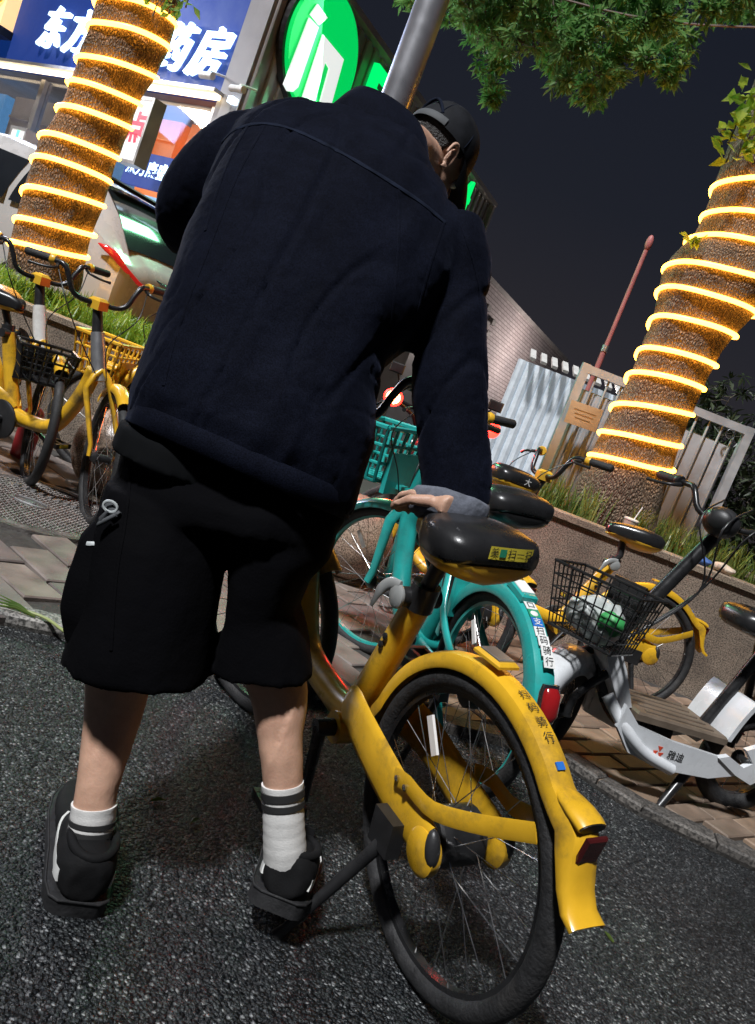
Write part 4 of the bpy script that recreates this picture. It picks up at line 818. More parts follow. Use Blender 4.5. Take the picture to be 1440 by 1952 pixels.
    a = MB(); a.lathe([(.022, 0), (.026, .004), (.026, .010), (.020, .014)], (.293, .046, .655), (0, 1, 0), 18); a.tube(smooth_path([(.288, .053, .676), (.318, .058, .672), (.345, .062, .648), (.362, .064, .605)], 12), [(.013, .005)] * 8 + [(.010, .004), (.008, .003), (.006, .003), (.005, .003)], 10, up=(0, 0, 1)); a.build('quick_release_lever', M['lever'] if 'lever' in M else M.setdefault('lever', mat('grey_lever', (.42, .43, .42), .35, .3)), pt_, smooth=50)
    for dz in (0, .022):
        a = MB(); a.lathe([(.008, 0), (.008, .004), (.004, .006)], (.335 - dz * .4, .033, .53 + dz), (0, 1, 0), 10); a.build('bolt', M['black_metal'], st_)
    s = saddle(B, sx_, sz_, under)
    if sticker:
        for k, (y0, y1, m_, txt) in enumerate(((-.068, .034, 'sticker_yellow', ''),)):
            rows = []
            for v in np.linspace(.000, .024, 4):
                row = []
                for y in np.linspace(y0, y1, 14): row.append((y, v))
                rows.append(row)
            def rear(y, v, off):
                # rear skin of the saddle: x at lateral y
                t = min(1, abs(y) / .113); x = -.1365 + .040 * t ** 3.2 + .02 * max(0, t - .7); return V((sx_ + x - off, y, sz_ + v))
            patch(s, M[m_], [[rear(y, v, .003) for y, v in r] for r in rows], 'sticker')
            for ch, y, mm, bd in (('美', .024, 'ink', .0), ('■', .006, 'sticker_green', .02), ('扫', -.014, 'ink', .004), ('一', -.034, 'ink', .004), ('扫', -.054, 'ink', .004)):
                c0 = rear(y, .012, .0045); u = unit(rear(y - .005, .012, 0) - rear(y + .005, .012, 0)); a = MB(); lettering(a, ch, c0, u, ZA, .019, bd, .0003); a.build('sticker_print', M[mm], s, smooth=0)
    # ---- cranks
    ck = MB(); ca_ = R_(crank); d = V((math.cos(ca_), 0, math.sin(ca_))); bb = V((.425, 0, .285))
    for s_ in (1, -1):
        a = MB(); e_ = bb + d * s_ * .16 + YA * s_ * .105; a.tube([bb + YA * s_ * .075, bb + d * s_ * .03 + YA * s_ * .082, e_], [(.019, .011), (.016, .009), (.013, .008)], 10, up=(0, 1, 0)); a.tube([bb + YA * s_ * .03, bb + YA * s_ * .09], .020, 14); cr_ = a.build('crank', M['black_metal'], B, smooth=50)
        a = MB(); pc = e_ + YA * s_ * .055
        for dx in (-.036, .036): a.box(pc + V((dx, 0, 0)), (.016, .095, .022))
        for dy in (-.042, 0, .042): a.box(pc + V((0, dy, 0)), (.058, .010, .020))
        pd = a.build('pedal', M['black_plastic'], cr_, smooth=0)
        for dx in (-.0455, .0455): a = MB(); a.box(pc + V((dx, 0, 0)), (.004, .05, .014)); a.build('pedal_reflector', M['sticker_yellow'], pd, smooth=0)
    a = MB(); a.lathe([(.085, -.008), (.09, -.004), (.09, .004), (.085, .008)], bb - YA * .062, (0, 1, 0), 28); a.build('chain_guard', M['black_plastic'], B, smooth=40)
    # ---- kickstand
    k0 = V((.06, .085, .27)); k1 = kick if kick is not None else V((.0, .20, .005)); a = MB(); a.box(k0 + V((.0, .01, .01)), (.07, .03, .07)); a.tube([k0, k0 + (k1 - k0) * .2, k0 + (k1 - k0) * .92, k1], [(.017, .012), (.014, .010), (.011, .009), (.016, .012)], 10); a.build('kickstand', M['black_metal'], B, smooth=50)
    if not front: return B, Mx
    # ---- fork, front wheel, head
    top = V((wb - .235, 0, .90)); bot = V((wb - .125, 0, .62)); hd_ = MB(); hd_.tube([bot, bot + (top - bot) * .5, top - (top - bot) * .3], [.034, .031, .028], 16); hh = hd_.build('head_tube', M[hm], B, smooth=60)
    a = MB(); a.tube([top - (top - bot) * .3, top + V((0, 0, .02))], [.024, .021], 14); sm = a.build('stem', M['black_plastic'], hh, smooth=60)
    if bars:
        a = MB(); a.bbox(top + V((.0, 0, .035)), (.065, .06, .05), .012); a.build('stem_clamp', M['yellow_clean'] if not teal else M['black_plastic'], hh, smooth=0)
        handlebar(B, top[0] + .0, top[2] + .035, steer)
        ca2, sa2 = math.cos(steer), math.sin(steer); Yh = V((-sa2, ca2, 0)); Xh = V((ca2, sa2, 0))
        for s_ in (1, -1): cable(B, [top + Yh * s_ * .19 + V((0, 0, .13)), top + Xh * .11 + Yh * s_ * .15 + V((0, 0, .02)), top + Xh * .10 + Yh * s_ * .06 + V((0, 0, -.12)), bot + Xh * .03 + Yh * s_ * .02 + V((0, 0, .02))])
    ca2, sa2 = math.cos(steer), math.sin(steer); Xs = V((ca2, sa2, 0)); Ys = V((-sa2, ca2, 0)); piv = V((wb - .02, 0, 0))
    axs = V((wb, 0, Rw))
    for s_ in (1, -1):
        a = MB(); a.tube([bot + V((.0, 0, .05)), bot + Ys * s_ * .03 + Xs * .012 + ZA * .02, bot + Ys * s_ * .055 + Xs * .03 - ZA * .035, axs + Ys * s_ * .062 - Xs * .015 + ZA * .05, axs + Ys * s_ * .062], [(.016, .02), (.015, .024), (.014, .024), (.010, .018), (.009, .016)], 10, up=tuple(Ys)); a.build('fork_leg', M[paint if not head_m else paint], B, smooth=60)
    wf = wheel(B, axs, Rw, steer, rim, 'front_wheel')
    rings = []; n_ = 20; m_ = MB(); Wf = .062 if not teal else .088
    for a_ in np.linspace(R_(15 if teal else 62), R_(195 if teal else 138), n_):
        nr = Xs * math.cos(a_) + ZA * math.sin(a_); sec = [(-1, -.034), (-.97, -.015), (-.6, -.002), (0, .002), (.6, -.002), (.97, -.015), (1, -.034)]; inn = [(y * .94, z - .004) for y, z in reversed(sec)]
        rings.append([axs + nr * (.334 + z) + Ys * y * Wf / 2 for y, z in sec + inn])
    m_.loft(rings); m_.build('front_mudguard', M[paint], B, smooth=45)
    if basket:
        lattice_basket(B, bot + Xs * .20 + ZA * bz, Xs, Ys, .34 * bs, .26 * bs, .21 * bs, basket, .78, 6, 4, .007 * bs)
        a = MB(); a.box(bot + Xs * .075 + ZA * (bz + .04), (.02, .20, .16), (Xs, Ys, ZA)); a.box(bot + Xs * .13 + ZA * (bz - .01), (.18, .05, .016), (Xs, Ys, ZA)); a.build('basket_bracket', M[basket], B, smooth=0)
    return B, Mx

# ---- foreground yellow bicycle
P1 = (.377, 1.464, 2.116, .148); M1 = pose_matrix(*P1)
kk = inv(M1, G(528, 1785))
b1, _ = shared_bike(P1, 'scuffed yellow bicycle in the foreground with the man leaning on its saddle', sticker=True, wb=1.04, sad=(.205, .818), kick=kk, crank=-108, steer=.30, basket='yellow_clean')
for i, ch in enumerate('扫码骑行'):
    a = MB(); t = i / 3; c = V((.835 - .052 * t, .0368, .525 - .085 * t)); d = unit((.055, 0, .085)); lettering(a, ch, c, -np.cross(YA, d) if False else unit(np.cross(d, YA)), d, .024, .01, .0006); a.build('lettering', M['ink'], b1, smooth=0)
# ---- turquoise bicycle
P2 = (.505, 2.385, 1.96, .114)
b2, _ = shared_bike(P2, 'turquoise bicycle with a basket parked beyond the yellow one', paint='teal', rim='teal', wb=1.0, sad=(.17, .852), teal=True, under='black_plastic', basket='teal', steer=.62, crank=-150, kick=V((.02, .2, -.02)))
# ---- yellow bicycle behind the turquoise one, rider end away
P3 = (.542, 3.476, 2.0, .0)
b3, _ = shared_bike(P3, 'yellow bicycle with a big two tone saddle seen from behind the turquoise bike', wb=1.0, sad=(.17, .88), steer=.8, crank=-20)
a = MB(); lettering(a, '大', (.17 - .140, -.02, .885), -YA, ZA, .034, .01, .0005); a.build('saddle_print', M['white_ink'], b3, smooth=0)
# ---- yellow bicycle side on
P5 = (1.431, 3.987, 3.319, -.068)
b5, _ = shared_bike(P5, 'yellow bicycle side on against the planter behind the white moped', wb=1.0, sad=(.24, .825), steer=.2, crank=-60, bars=True)
# ---- left group
P6 = (-2.13, 3.97, -.36, -.10)
b6, _ = shared_bike(P6, 'yellow bicycle with a silver head tube nearest on the left', head_m='alu', wb=.99, sad=(.2, .80), steer=-.62, crank=-25)
P7 = (-2.55, 4.22, -.36, -.06)
b7, M7 = shared_bike(P7, 'yellow bicycle with a black wire basket at the left edge', head_m='white_paint', wb=.99, sad=(.2, .80), steer=-.62, basket='black_metal', bz=-.10, bs=.72, crank=40)
P8 = (-.62, 4.52, 3.10, .03)
b8, _ = shared_bike(P8, 'yellow bicycle behind the man with only its yellow lattice basket showing', wb=1.0, sad=(.2, .8), basket='yellow_clean', bz=-.07, crank=30)
a = MB(); q = P(62, 800, 4.25); a.lathe([(.055, -q[2]), (.058, -.02), (.056, .02), (.045, .05), (.025, .068), (.004, .074)], n=24); rp_ = a.build('red_post', mat('red_plastic', (.35, .025, .03), .35, coat=.4), None, smooth=50); rp_.location = q; tag(rp_, 'red dome topped post behind the left yellow bicycles', 'post')

# ---- white step through moped with wire basket
PE = (1.68, 3.12, 3.45, .0); ME = pose_matrix(*PE)
e1 = empty('electric_moped', ME, 'white electric moped with a black wire basket on the right', 'moped', 'parked mopeds')
M['moped_white'] = mat('moped_white', (.66, .68, .70), .28, var=.08, coat=.5, wear=((.30, .28, .26), .4, 8)); M['floor_mat'] = mat('floor_mat', (.12, .09, .065), .6, var=.2, scale=12)
wheel(e1, (.02, 0, .205), .205, 0, 'black_metal', 'rear_wheel', .036, 10, refl=False); stE = .62; wE = V((.90, .0, .205)); XsE = V((math.cos(stE), math.sin(stE), 0)); YsE = V((-math.sin(stE), math.cos(stE), 0))
wheel(e1, wE, .205, stE, 'black_metal', 'front_wheel', .036, 10, refl=False)
rings = []
for a_ in np.linspace(R_(5), R_(178), 18):
    nr = XsE * math.cos(a_) + ZA * math.sin(a_); sec = [(-1, -.075), (-1, -.03), (-.7, -.004), (0, .004), (.7, -.004), (1, -.03), (1, -.075)]; rings.append([wE + nr * (.232 + z) + YsE * y * .058 for y, z in sec + [(y * .94, z - .006) for y, z in reversed(sec)]])
a = MB(); a.loft(rings); a.build('front_mudguard', M['moped_white'], e1, smooth=45)
hE = V((.54, 0, 1.02)); bE = V((.80, 0, .46))
a = MB(); a.tube([bE, bE + (hE - bE) * .5, hE], [.030, .026, .024], 14); sE = a.build('steering_column', M['black_metal'], e1, smooth=60)
for s in (1, -1):
    a = MB(); a.tube(smooth_path([bE + V((0, 0, .0)), bE + YsE * s * .06 - ZA * .04 + XsE * .01, wE + YsE * s * .062 + ZA * .08, wE + YsE * s * .062], 10), .017, 10); a.build('fork_leg', M['black_metal'], e1, smooth=60)
a = MB(); a.tube(smooth_path([bE + V((-.02, 0, .10)), bE + V((-.05, 0, -.06)), (.69, 0, .30), (.58, 0, .235), (.40, 0, .22)], 16), [(.03, .045)] * 16, 12, up=(0, 1, 0)); a.build('main_frame', M['black_metal'], e1, smooth=60)
handlebar(e1, hE[0], hE[2], stE, grip_m='rubber', bell='black_plastic', width=.33, rise=.09)
a = MB(); a.ball(hE + XsE * .07 + ZA * .0, (.05, .065, .055), 20, 12, (XsE, YsE, unit((0, 0, 1)))); cn = a.build('console', M['black_plastic'], e1, smooth=60); a = MB(); a.ball(hE + XsE * .10 + ZA * .005, (.025, .048, .040), 20, 10, (XsE, YsE, ZA)); a.build('console_lens', M['black_plastic'], cn, smooth=60)
for k in range(3): cable(e1, [hE + YsE * (.16 - .1 * k) + ZA * .08, hE + XsE * .16 + YsE * (.12 - .08 * k) - ZA * .02, hE + XsE * .08 + YsE * .03 - ZA * .25, bE + XsE * .03 + YsE * .03 + ZA * .02], .0035)
# wire basket, tipped, in front of the column
bc = V((.80, .0, .50)) + XsE * .16; Wb, Db, Hb = .31, .25, .21; fr = MB(); q = lambda u, v, k: bc + YsE * u * Wb / 2 * (.76 + .24 * k) + XsE * (v * Db / 2 * (.76 + .24 * k) + .03 * k) + ZA * Hb * k
for k in np.linspace(0, 1, 6):
    cs = [q(-1, -1, k), q(1, -1, k), q(1, 1, k), q(-1, 1, k)]
    for i in range(4): fr.tube([cs[i], cs[(i + 1) % 4]], .0055 if k in (0, 1) else .0028, 6)
for t in np.linspace(-1, 1, 10):
    fr.tube([q(t, 1, 1), q(t, 1, 0), q(t, -1, 0), q(t, -1, 1)], .0028, 6)
for t in np.linspace(-1, 1, 8): fr.tube([q(-1, t, 1), q(-1, t, 0), q(1, t, 0), q(1, t, 1)], .0028, 6)
o = fr.build('wire_basket', M['black_metal'], e1, smooth=50); o['kind'] = 'stuff'
a = MB(); a.box(bc - XsE * .15 + ZA * .12, (.02, .12, .2), (XsE, YsE, ZA)); a.build('basket_bracket', M['black_plastic'], e1, smooth=0)
# floor and side fairings
def side_panel(poly, y0, y1, m, name, bev=.0): 
    a = MB(); a.prism(poly, lambda u, v, d: V((u, d, v)), y0, y1); return a.build(name, m, e1, smooth=30)
a = MB(); a.bbox((.46, 0, .30), (.40, .27, .03), .008); fl = a.build('footboard', M['floor_mat'], e1, smooth=0)
for k in range(5): a = MB(); a.bbox((.46, -.10 + k * .05, .317), (.30, .018, .008), .003); a.build('tread_rib', M['floor_mat'], fl, smooth=0)
for s in (1, -1):
    sd = side_panel([(.74, .335), (.66, .275), (.50, .255), (.24, .245), (.18, .20), (.30, .16), (.52, .145), (.66, .175), (.74, .25)], s * .145, s * .165, M['moped_white'], 'side_fairing')
    side_panel([(.30, .245), (.20, .20), (.12, .18), (.06, .23), (.08, .30), (.14, .335), (.20, .30), (.15, .26), (.18, .235), (.26, .262)], s * .150, s * .172, M['moped_white'], 'rear_fairing')
    if s > 0:
        a = MB(); lettering(a, '雅迪', (.47, .1665, .205), -XA, ZA, .036, .008, .0005); a.build('lettering', M['ink'], sd, smooth=0); a = MB()
        for t in (90, 210, 330): a.prism([(.004 * math.cos(R_(t + 60)), .004 * math.sin(R_(t + 60))), (.022 * math.cos(R_(t + 28)), .022 * math.sin(R_(t + 28))), (.022 * math.cos(R_(t - 28)), .022 * math.sin(R_(t - 28)))], lambda u, v, d: V((.545 + u, d, .208 + v)), .1655, .1668)
        a.build('red_emblem', M['sticker_red'] if 'sticker_red' in M else M.setdefault('sticker_red', mat('sticker_red', (.62, .07, .03), .4)), sd, smooth=0)
a = MB(); a.loft([[V((.255 + .05 * math.sin(t * 1.5) - .12 * t, y, .30 + .19 * t)) for y in (-.125, -.05, .05, .125)] + [V((.235 + .05 * math.sin(t * 1.5) - .12 * t, y, .30 + .19 * t)) for y in (.125, .05, -.05, -.125)] for t in np.linspace(0, .85, 8)]); a.build('battery_cover', M['moped_white'], e1, smooth=40)
a = MB(); a.prism([(.80, .50), (.74, .43), (.66, .31), (.70, .29), (.78, .38), (.84, .46)], lambda u, v, d: V((u, d, v)), -.09, .09); a.build('leg_shield', M['moped_white'], e1, smooth=30)
a = MB(); a.tube(smooth_path([(.78, .10, .33), (.70, .155, .25), (.60, .165, .19), (.46, .16, .155)], 14), .022, 10); a.build('crash_bar', M['moped_white'], e1, smooth=60)
saddle_rings = []
for x_, w_, z_, h_ in ((.36, .05, .72, .02), (.34, .09, .725, .04), (.27, .12, .725, .05), (.15, .125, .72, .055), (.0, .125, .725, .055), (-.12, .11, .735, .05), (-.16, .08, .74, .03)):
    saddle_rings.append([V((x_, w_ * math.copysign(abs(math.cos(t)) ** .7, math.cos(t)), z_ + h_ * math.copysign(abs(math.sin(t)) ** .7, math.sin(t)))) for t in np.linspace(0, 6.283, 24, endpoint=False)])
a = MB(); a.loft(saddle_rings); a.build('seat', M['vinyl'], e1, smooth=60)
a = MB(); a.tube([(.14, 0, .69), (.20, 0, .50), (.27, 0, .30)], .022, 12); a.tube([(.14, .06, .68), (.05, .08, .42), (.02, .09, .22)], .016, 10); a.tube([(.14, -.06, .68), (.05, -.08, .42), (.02, -.09, .22)], .016, 10); a.build('seat_frame', M['black_metal'], e1, smooth=60)
for s in (1, -1):
    a = MB(); a.tube([(-.03, s * .10, .50), (.01, s * .10, .24)], .02, 10); sp_ = a.build('rear_shock', M['black_metal'], e1, smooth=60); a = MB(); a.tube([V((-.03 + .0009 * k, s * .10, .50 - .0058 * k)) + V((.026 * math.cos(k * .9), .026 * math.sin(k * .9), 0)) for k in range(42)], .004, 5); a.build('spring', M['red_lens'], sp_, smooth=60)
a = MB(); a.box((-.05, 0, .58), (.2, .16, .14)); a.build('battery_box', M['black_plastic'], e1, smooth=0)
a = MB(); rings = []
for a_ in np.linspace(R_(20), R_(170), 14): rings.append([V((.02 + .235 * math.cos(a_) * k, y, .205 + .235 * math.sin(a_) * k)) for y, k in ((-.055, 1), (.055, 1), (.055, .97), (-.055, .97))])
a.loft(rings); a.build('rear_mudguard', M['black_plastic'], e1, smooth=45)
ks = inv(ME, G(1250, 1545)); a = MB(); a.box((.34, .10, .165), (.08, .05, .05)); a.tube([(.34, .11, .16), V((.34, .11, .16)) * .4 + ks * .6, ks], [.020, .017, .014], 10); a.tube([ks - V((.0, .02, -.0)), ks + V((.02, .035, .0))], .014, 8); a.build('kickstand', M['black_metal'], e1, smooth=50)
# plastic bag in the basket
bgm = MB(); bw_ = ME @ Vector(tuple(bc)); bag = []
bgm.ball((0, 0, 0), (.105, .085, .070), 40, 26)
bgm.v = [tuple(V(v) * (1 + .30 * mnoise.noise(Vector(v) * 16) + .14 * mnoise.noise(Vector(v) * 42))) for v in bgm.v]
o = bgm.build('plastic_bag', mat('thin_plastic', (.62, .66, .64), .3, var=.12, trans=.25), None, smooth=70); o.location = (bw_.x, bw_.y, .50 + .073); tag(o, 'crumpled white plastic bag lying in the moped wire basket', 'bag')
a = MB(); a.ball((.02, -.07, .01), (.045, .03, .04), 16, 10); a.v = [tuple(V(v) * (1 + .25 * mnoise.noise(Vector(v) * 30))) for v in a.v]; a.build('green_print', mat('bag_green', (.04, .30, .08), .4), o, smooth=60)

# ---- dark scooter with two lit red tail lamps behind the man
sc_ = P(838, 790, 4.85); so = V((sc_[0], sc_[1], 0)); s1 = empty('scooter', Matrix.Translation(so), 'dark scooter with two lit red tail lamps behind the man', 'moped', 'parked mopeds')
M['tail_lit'] = emit_mat('lit_tail_lamp', (1.0, .010, .006), 9.0, (.5, .01, .01)); M['tail_core'] = emit_mat('lit_tail_core', (1, .45, .12), 14)
wheel(s1, (0, .05, .22), .22, math.pi / 2, 'black_metal', 'rear_wheel', .045, 8, refl=False); wheel(s1, (0, 1.2, .22), .22, math.pi / 2, 'black_metal', 'front_wheel', .045, 8, refl=False)
M['scooter_body'] = mat('scooter_body', (.06, .012, .016), .3, coat=.5)  # body colour tinted dark red to stand in for the tail lamps' glow
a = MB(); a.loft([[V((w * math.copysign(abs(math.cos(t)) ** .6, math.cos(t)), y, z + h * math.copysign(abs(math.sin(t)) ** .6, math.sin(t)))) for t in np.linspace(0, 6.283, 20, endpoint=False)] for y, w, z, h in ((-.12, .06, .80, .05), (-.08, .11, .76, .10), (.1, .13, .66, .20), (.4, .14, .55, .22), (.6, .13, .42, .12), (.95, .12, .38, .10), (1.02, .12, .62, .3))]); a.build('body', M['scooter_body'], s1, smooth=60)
a = MB(); a.loft([[V((w * math.cos(t), y, z + h * math.sin(t))) for t in np.linspace(0, 6.283, 20, endpoint=False)] for y, w, z, h in ((.0, .10, .87, .03), (.08, .13, .885, .05), (.5, .13, .87, .05), (.62, .07, .85, .03))]); a.build('seat', M['vinyl'], s1, smooth=60)
a = MB(); a.tube([(0, 1.15, .3), (0, 1.0, .95)], .03, 10); a.tube([(-.33, .93, 1.03), (-.1, .98, 1.0), (.1, .98, 1.0), (.33, .93, 1.03)], .013, 10); a.build('steering_column', M['black_metal'], s1, smooth=60)
for px, py in ((750, 757), (936, 818)):
    q = P(px, py, 4.65) - so; a = MB(); a.ball(q, (.055, .035, .05), 18, 10); lm = a.build('tail_lamp', M['tail_lit'], s1, smooth=60); pl_ = bpy.data.lights.new('tail_lamp_glow', 'POINT'); pl_.energy = 3.5; pl_.color = (1, .03, .02); pl_.shadow_soft_size = .03; po_ = bpy.data.objects.new('tail_lamp_glow', pl_); col.objects.link(po_); po_.parent = s1; po_.location = q - V((0, .07, 0)); a = MB(); a.tube([q + V((0, .03, 0)), (q[0] * .5, .05, q[2] * .7 + .25), (0, .10, .76)], .012, 8); a.build('lamp_bracket', M['black_metal'], s1, smooth=60)
q = P(750, 757, 4.605) - so; a = MB(); a.ball(q, (.040, .012, .036), 14, 8); a.build('lamp_bulb', M['tail_core'], s1, smooth=60)
for s in (1, -1):
    a = MB(); q = V((s * .36, .88, 1.22)); a.bbox(q, (.10, .07, .02), .008, (XA, ZA, -YA)); a.tube([q, (s * .25, .95, 1.02)], .006, 6); a.build('mirror', M['black_plastic'], s1, smooth=0)
# ================================================================== THE MAN
from mathutils.bvhtree import BVHTree
def remesh(mb, voxel, sm=3, name='tmp'):
    me = bpy.data.meshes.new(name); me.from_pydata(mb.v, [], mb.f); bm = bmesh.new(); bm.from_mesh(me); bmesh.ops.recalc_face_normals(bm, faces=bm.faces); bm.to_mesh(me); bm.free()
    o = bpy.data.objects.new(name, me); col.objects.link(o)
    m = o.modifiers.new('r', 'REMESH'); m.mode = 'VOXEL'; m.voxel_size = voxel
    if sm: s = o.modifiers.new('s', 'SMOOTH'); s.factor = .5; s.iterations = sm
    bpy.context.view_layer.update(); dg = bpy.context.evaluated_depsgraph_get()
    out = bpy.data.meshes.new_from_object(o.evaluated_get(dg), depsgraph=dg); bpy.data.objects.remove(o); bpy.data.meshes.remove(me); return out
def displace(me, fn):
    n = len(me.vertices); co = np.empty(n * 3); me.vertices.foreach_get('co', co); co = co.reshape(-1, 3); nr = np.empty(n * 3); me.vertices.foreach_get('normal', nr); nr = nr.reshape(-1, 3)
    d = np.array([fn(c, q) for c, q in zip(co, nr)]); co = co + nr * d[:, None]; me.vertices.foreach_set('co', co.ravel()); me.update()
def bvh_of(me): return BVHTree.FromPolygons([tuple(v.co) for v in me.vertices], [tuple(p.vertices) for p in me.polygons])
def hit(bv, px, py, off=.0):
    r = unit(ray(px, py)); p, n, i, d = bv.ray_cast(Vector(tuple(CAM)), Vector(tuple(r)))
    if p is None: return None
    n = V(n); n = n if n @ r < 0 else -n; return V(p) + n * off, n
def ribbon(bv, path, w, off=.0015, n=30, name='seam', m=None, parent=None, raised=0.0, base=None, taper=False):
    # strip that lies on a surface along a path seen on the photo
    pts = smooth_path([(x, y, 0) for x, y in path], n); H = [hit(bv, p[0], p[1], off) for p in pts]; H = [h for h in H if h is not None]
    if len(H) < 3: return None
    a = MB(); rings = []
    for i in range(len(H)):
        p, nn = H[i]; T = unit(H[min(i + 1, len(H) - 1)][0] - H[max(i - 1, 0)][0]); s = unit(np.cross(nn, T)); k = (math.sin(math.pi * min(1, .08 + .92 * i / (len(H) - 1)))) ** .7 if taper else 1
        ww = w * max(k, .08); rings.append([p - s * ww - nn * .004, p - s * ww + nn * raised * .5, p + nn * raised, p + s * ww + nn * raised * .5, p + s * ww - nn * .004])
    a.loft(rings); a.v = [tuple(V(v) - base) for v in a.v]; return a.build(name, m, parent, smooth=60)
def ring(L, R, D, t, ex=.72, lean=0.0, n=40, bulge=0.0, D2=None):
    a, b = P(L[0], L[1], D), P(R[0], R[1], D if D2 is None else D2); c = (a + b) / 2; w = np.linalg.norm(b - a) / 2; ew = unit(b - a); ax = unit((0, math.sin(lean), math.cos(lean))); d = unit(np.cross(ax, ew)); out = []
    for th in np.linspace(0, 2 * math.pi, n, endpoint=False):
        cx_, sy_ = math.cos(th), math.sin(th); out.append(c + ew * w * math.copysign(abs(cx_) ** ex, cx_) + d * t * math.copysign(abs(sy_) ** ex, sy_))
    return out
def sleeve(mb, pts, n=24):
    q = smooth_path([P(a, b, c) for a, b, c, r in pts], 30); s = np.linspace(0, 1, len(pts)); rr = np.interp(np.linspace(0, 1, 30), s, [p[3] for p in pts]); mb.tube(q, list(rr), n)

M['skin'] = mat('skin', (.50, .30, .21), .5, var=.14, scale=22, rvar=.08, bump=.10, bscale=220, wear=((.46, .22, .16), .5, 9))
M['skin'].node_tree.nodes['Principled BSDF'].inputs['Subsurface Weight'].default_value = .12; M['skin'].node_tree.nodes['Principled BSDF'].inputs['Subsurface Radius'].default_value = (.01, .004, .002)
def denim_mat():
    m, t, b, N, L = nodes('dark_denim'); co = N.new('ShaderNodeTexCoord')
    n1 = N.new('ShaderNodeTexNoise'); n1.inputs['Scale'].default_value = 9; n1.inputs['Detail'].default_value = 9; n1.inputs['Roughness'].default_value = .7; L.new(co.outputs['Object'], n1.inputs['Vector'])
    n2 = N.new('ShaderNodeTexNoise'); n2.inputs['Scale'].default_value = 420; n2.inputs['Detail'].default_value = 2; L.new(co.outputs['Object'], n2.inputs['Vector'])
    c1 = ramp(N, L, n1.outputs['Fac'], [(.3, (.0020, .0025, .0054)), (.7, (.0048, .0061, .0128))]); c2 = ramp(N, L, n2.outputs['Fac'], [(.35, (.6, .6, .6)), (.65, (1.5, 1.5, 1.5))])
    mx = N.new('ShaderNodeMixRGB'); mx.blend_type = 'MULTIPLY'; mx.inputs[0].default_value = 1; L.new(c1, mx.inputs[1]); L.new(c2, mx.inputs[2]); L.new(mx.outputs[0], b.inputs['Base Color'])
    b.inputs['Roughness'].default_value = .85; b.inputs['Specular IOR Level'].default_value = .05; b.inputs['Sheen Weight'].default_value = .03; b.inputs['Sheen Roughness'].default_value = .4; b.inputs['Sheen Tint'].default_value = (.5, .6, 1, 1)
    bumped(N, L, b, n2.outputs['Fac'], .25, .002); return m
M['denim'] = denim_mat(); M['stitch'] = mat('worn_denim_edge', (.011, .0145, .026), .88, var=.4, scale=40, bump=.12, spec=.05)
M['cuff'] = mat('turned_cuff', (.13, .14, .17), .9, var=.3, scale=40, bump=.3, spec=.2)
M['shorts'] = mat('black_cotton', (.0021, .0021, .0028), .92, var=.25, scale=7, bump=.12, bscale=200, spec=.05); M['webbing'] = mat('webbing', (.06, .065, .07), .7, var=.3)
M['zip'] = mat('reflective_zip', (.42, .45, .45), .5, var=.15); M['cap'] = mat('black_cap', (.012, .013, .016), .75, var=.3, scale=30, bump=.12, bscale=400, spec=.15); M['hair'] = mat('black_hair', (.012, .010, .009), .45, var=.4, scale=60, bump=.8, bscale=220)
M['sock'] = mat('white_sock', (.62, .61, .59), .9, var=.12, scale=30, bump=.12, bscale=320, spec=.2); M['shoe_black'] = mat('black_suede', (.0055, .0055, .006), .8, var=.3, scale=20, bump=.1, bscale=300, spec=.18); M['shoe_white'] = mat('white_leather', (.62, .62, .60), .45, var=.1, wear=((.3, .29, .27), .4, 18)); M['sole'] = mat('black_sole', (.008, .008, .009), .7, var=.3, scale=30, bump=.3)

man_o = V((-.06, 1.48, 0)); man = empty('person', Matrix.Translation(man_o), 'man in dark denim jacket, black shorts and cap bending over a yellow bicycle', 'person')
def mfin(me, name, m, par=None, sm=80):
    me.transform(Matrix.Translation(-Vector(tuple(man_o)))); return link(name, me, m, par or man, sm)

# ---- jacket
jk = MB()
J = [((256, 800), (668, 978), 1.52, .168, .15), ((262, 752), (684, 925), 1.53, .185, .2), ((286, 690), (708, 852), 1.56, .195, .25), ((312, 622), (712, 775), 1.60, .200, .28), ((338, 552), (738, 692), 1.64, .205, .30), ((360, 475), (800, 635), 1.69, .205, .32), ((385, 395), (855, 560), 1.75, .200, .33), ((412, 320), (878, 485), 1.81, .185, .34), ((440, 262), (876, 425), 1.86, .160, .34), ((478, 228), (852, 375), 1.90, .130, .34), ((540, 215), (825, 330), 1.935, .105, .34), ((628, 222), (800, 298), 1.965, .085, .34)]
jk.loft([ring(a, b, D, t, .78, ln, 48) for a, b, D, t, ln in J])
sleeve(jk, [(545, 282, 1.87, .085), (468, 302, 1.87, .100), (410, 362, 1.89, .099), (382, 425, 1.95, .084), (420, 468, 2.08, .068), (520, 515, 2.22, .055)])
sleeve(jk, [(835, 440, 1.83, .095), (846, 520, 1.80, .104), (853, 620, 1.755, .086), (858, 720, 1.715, .079), (864, 800, 1.685, .078), (868, 870, 1.66, .076), (869, 925, 1.642, .075), (863, 962, 1.632, .072)])
jme = remesh(jk, .007, 4)
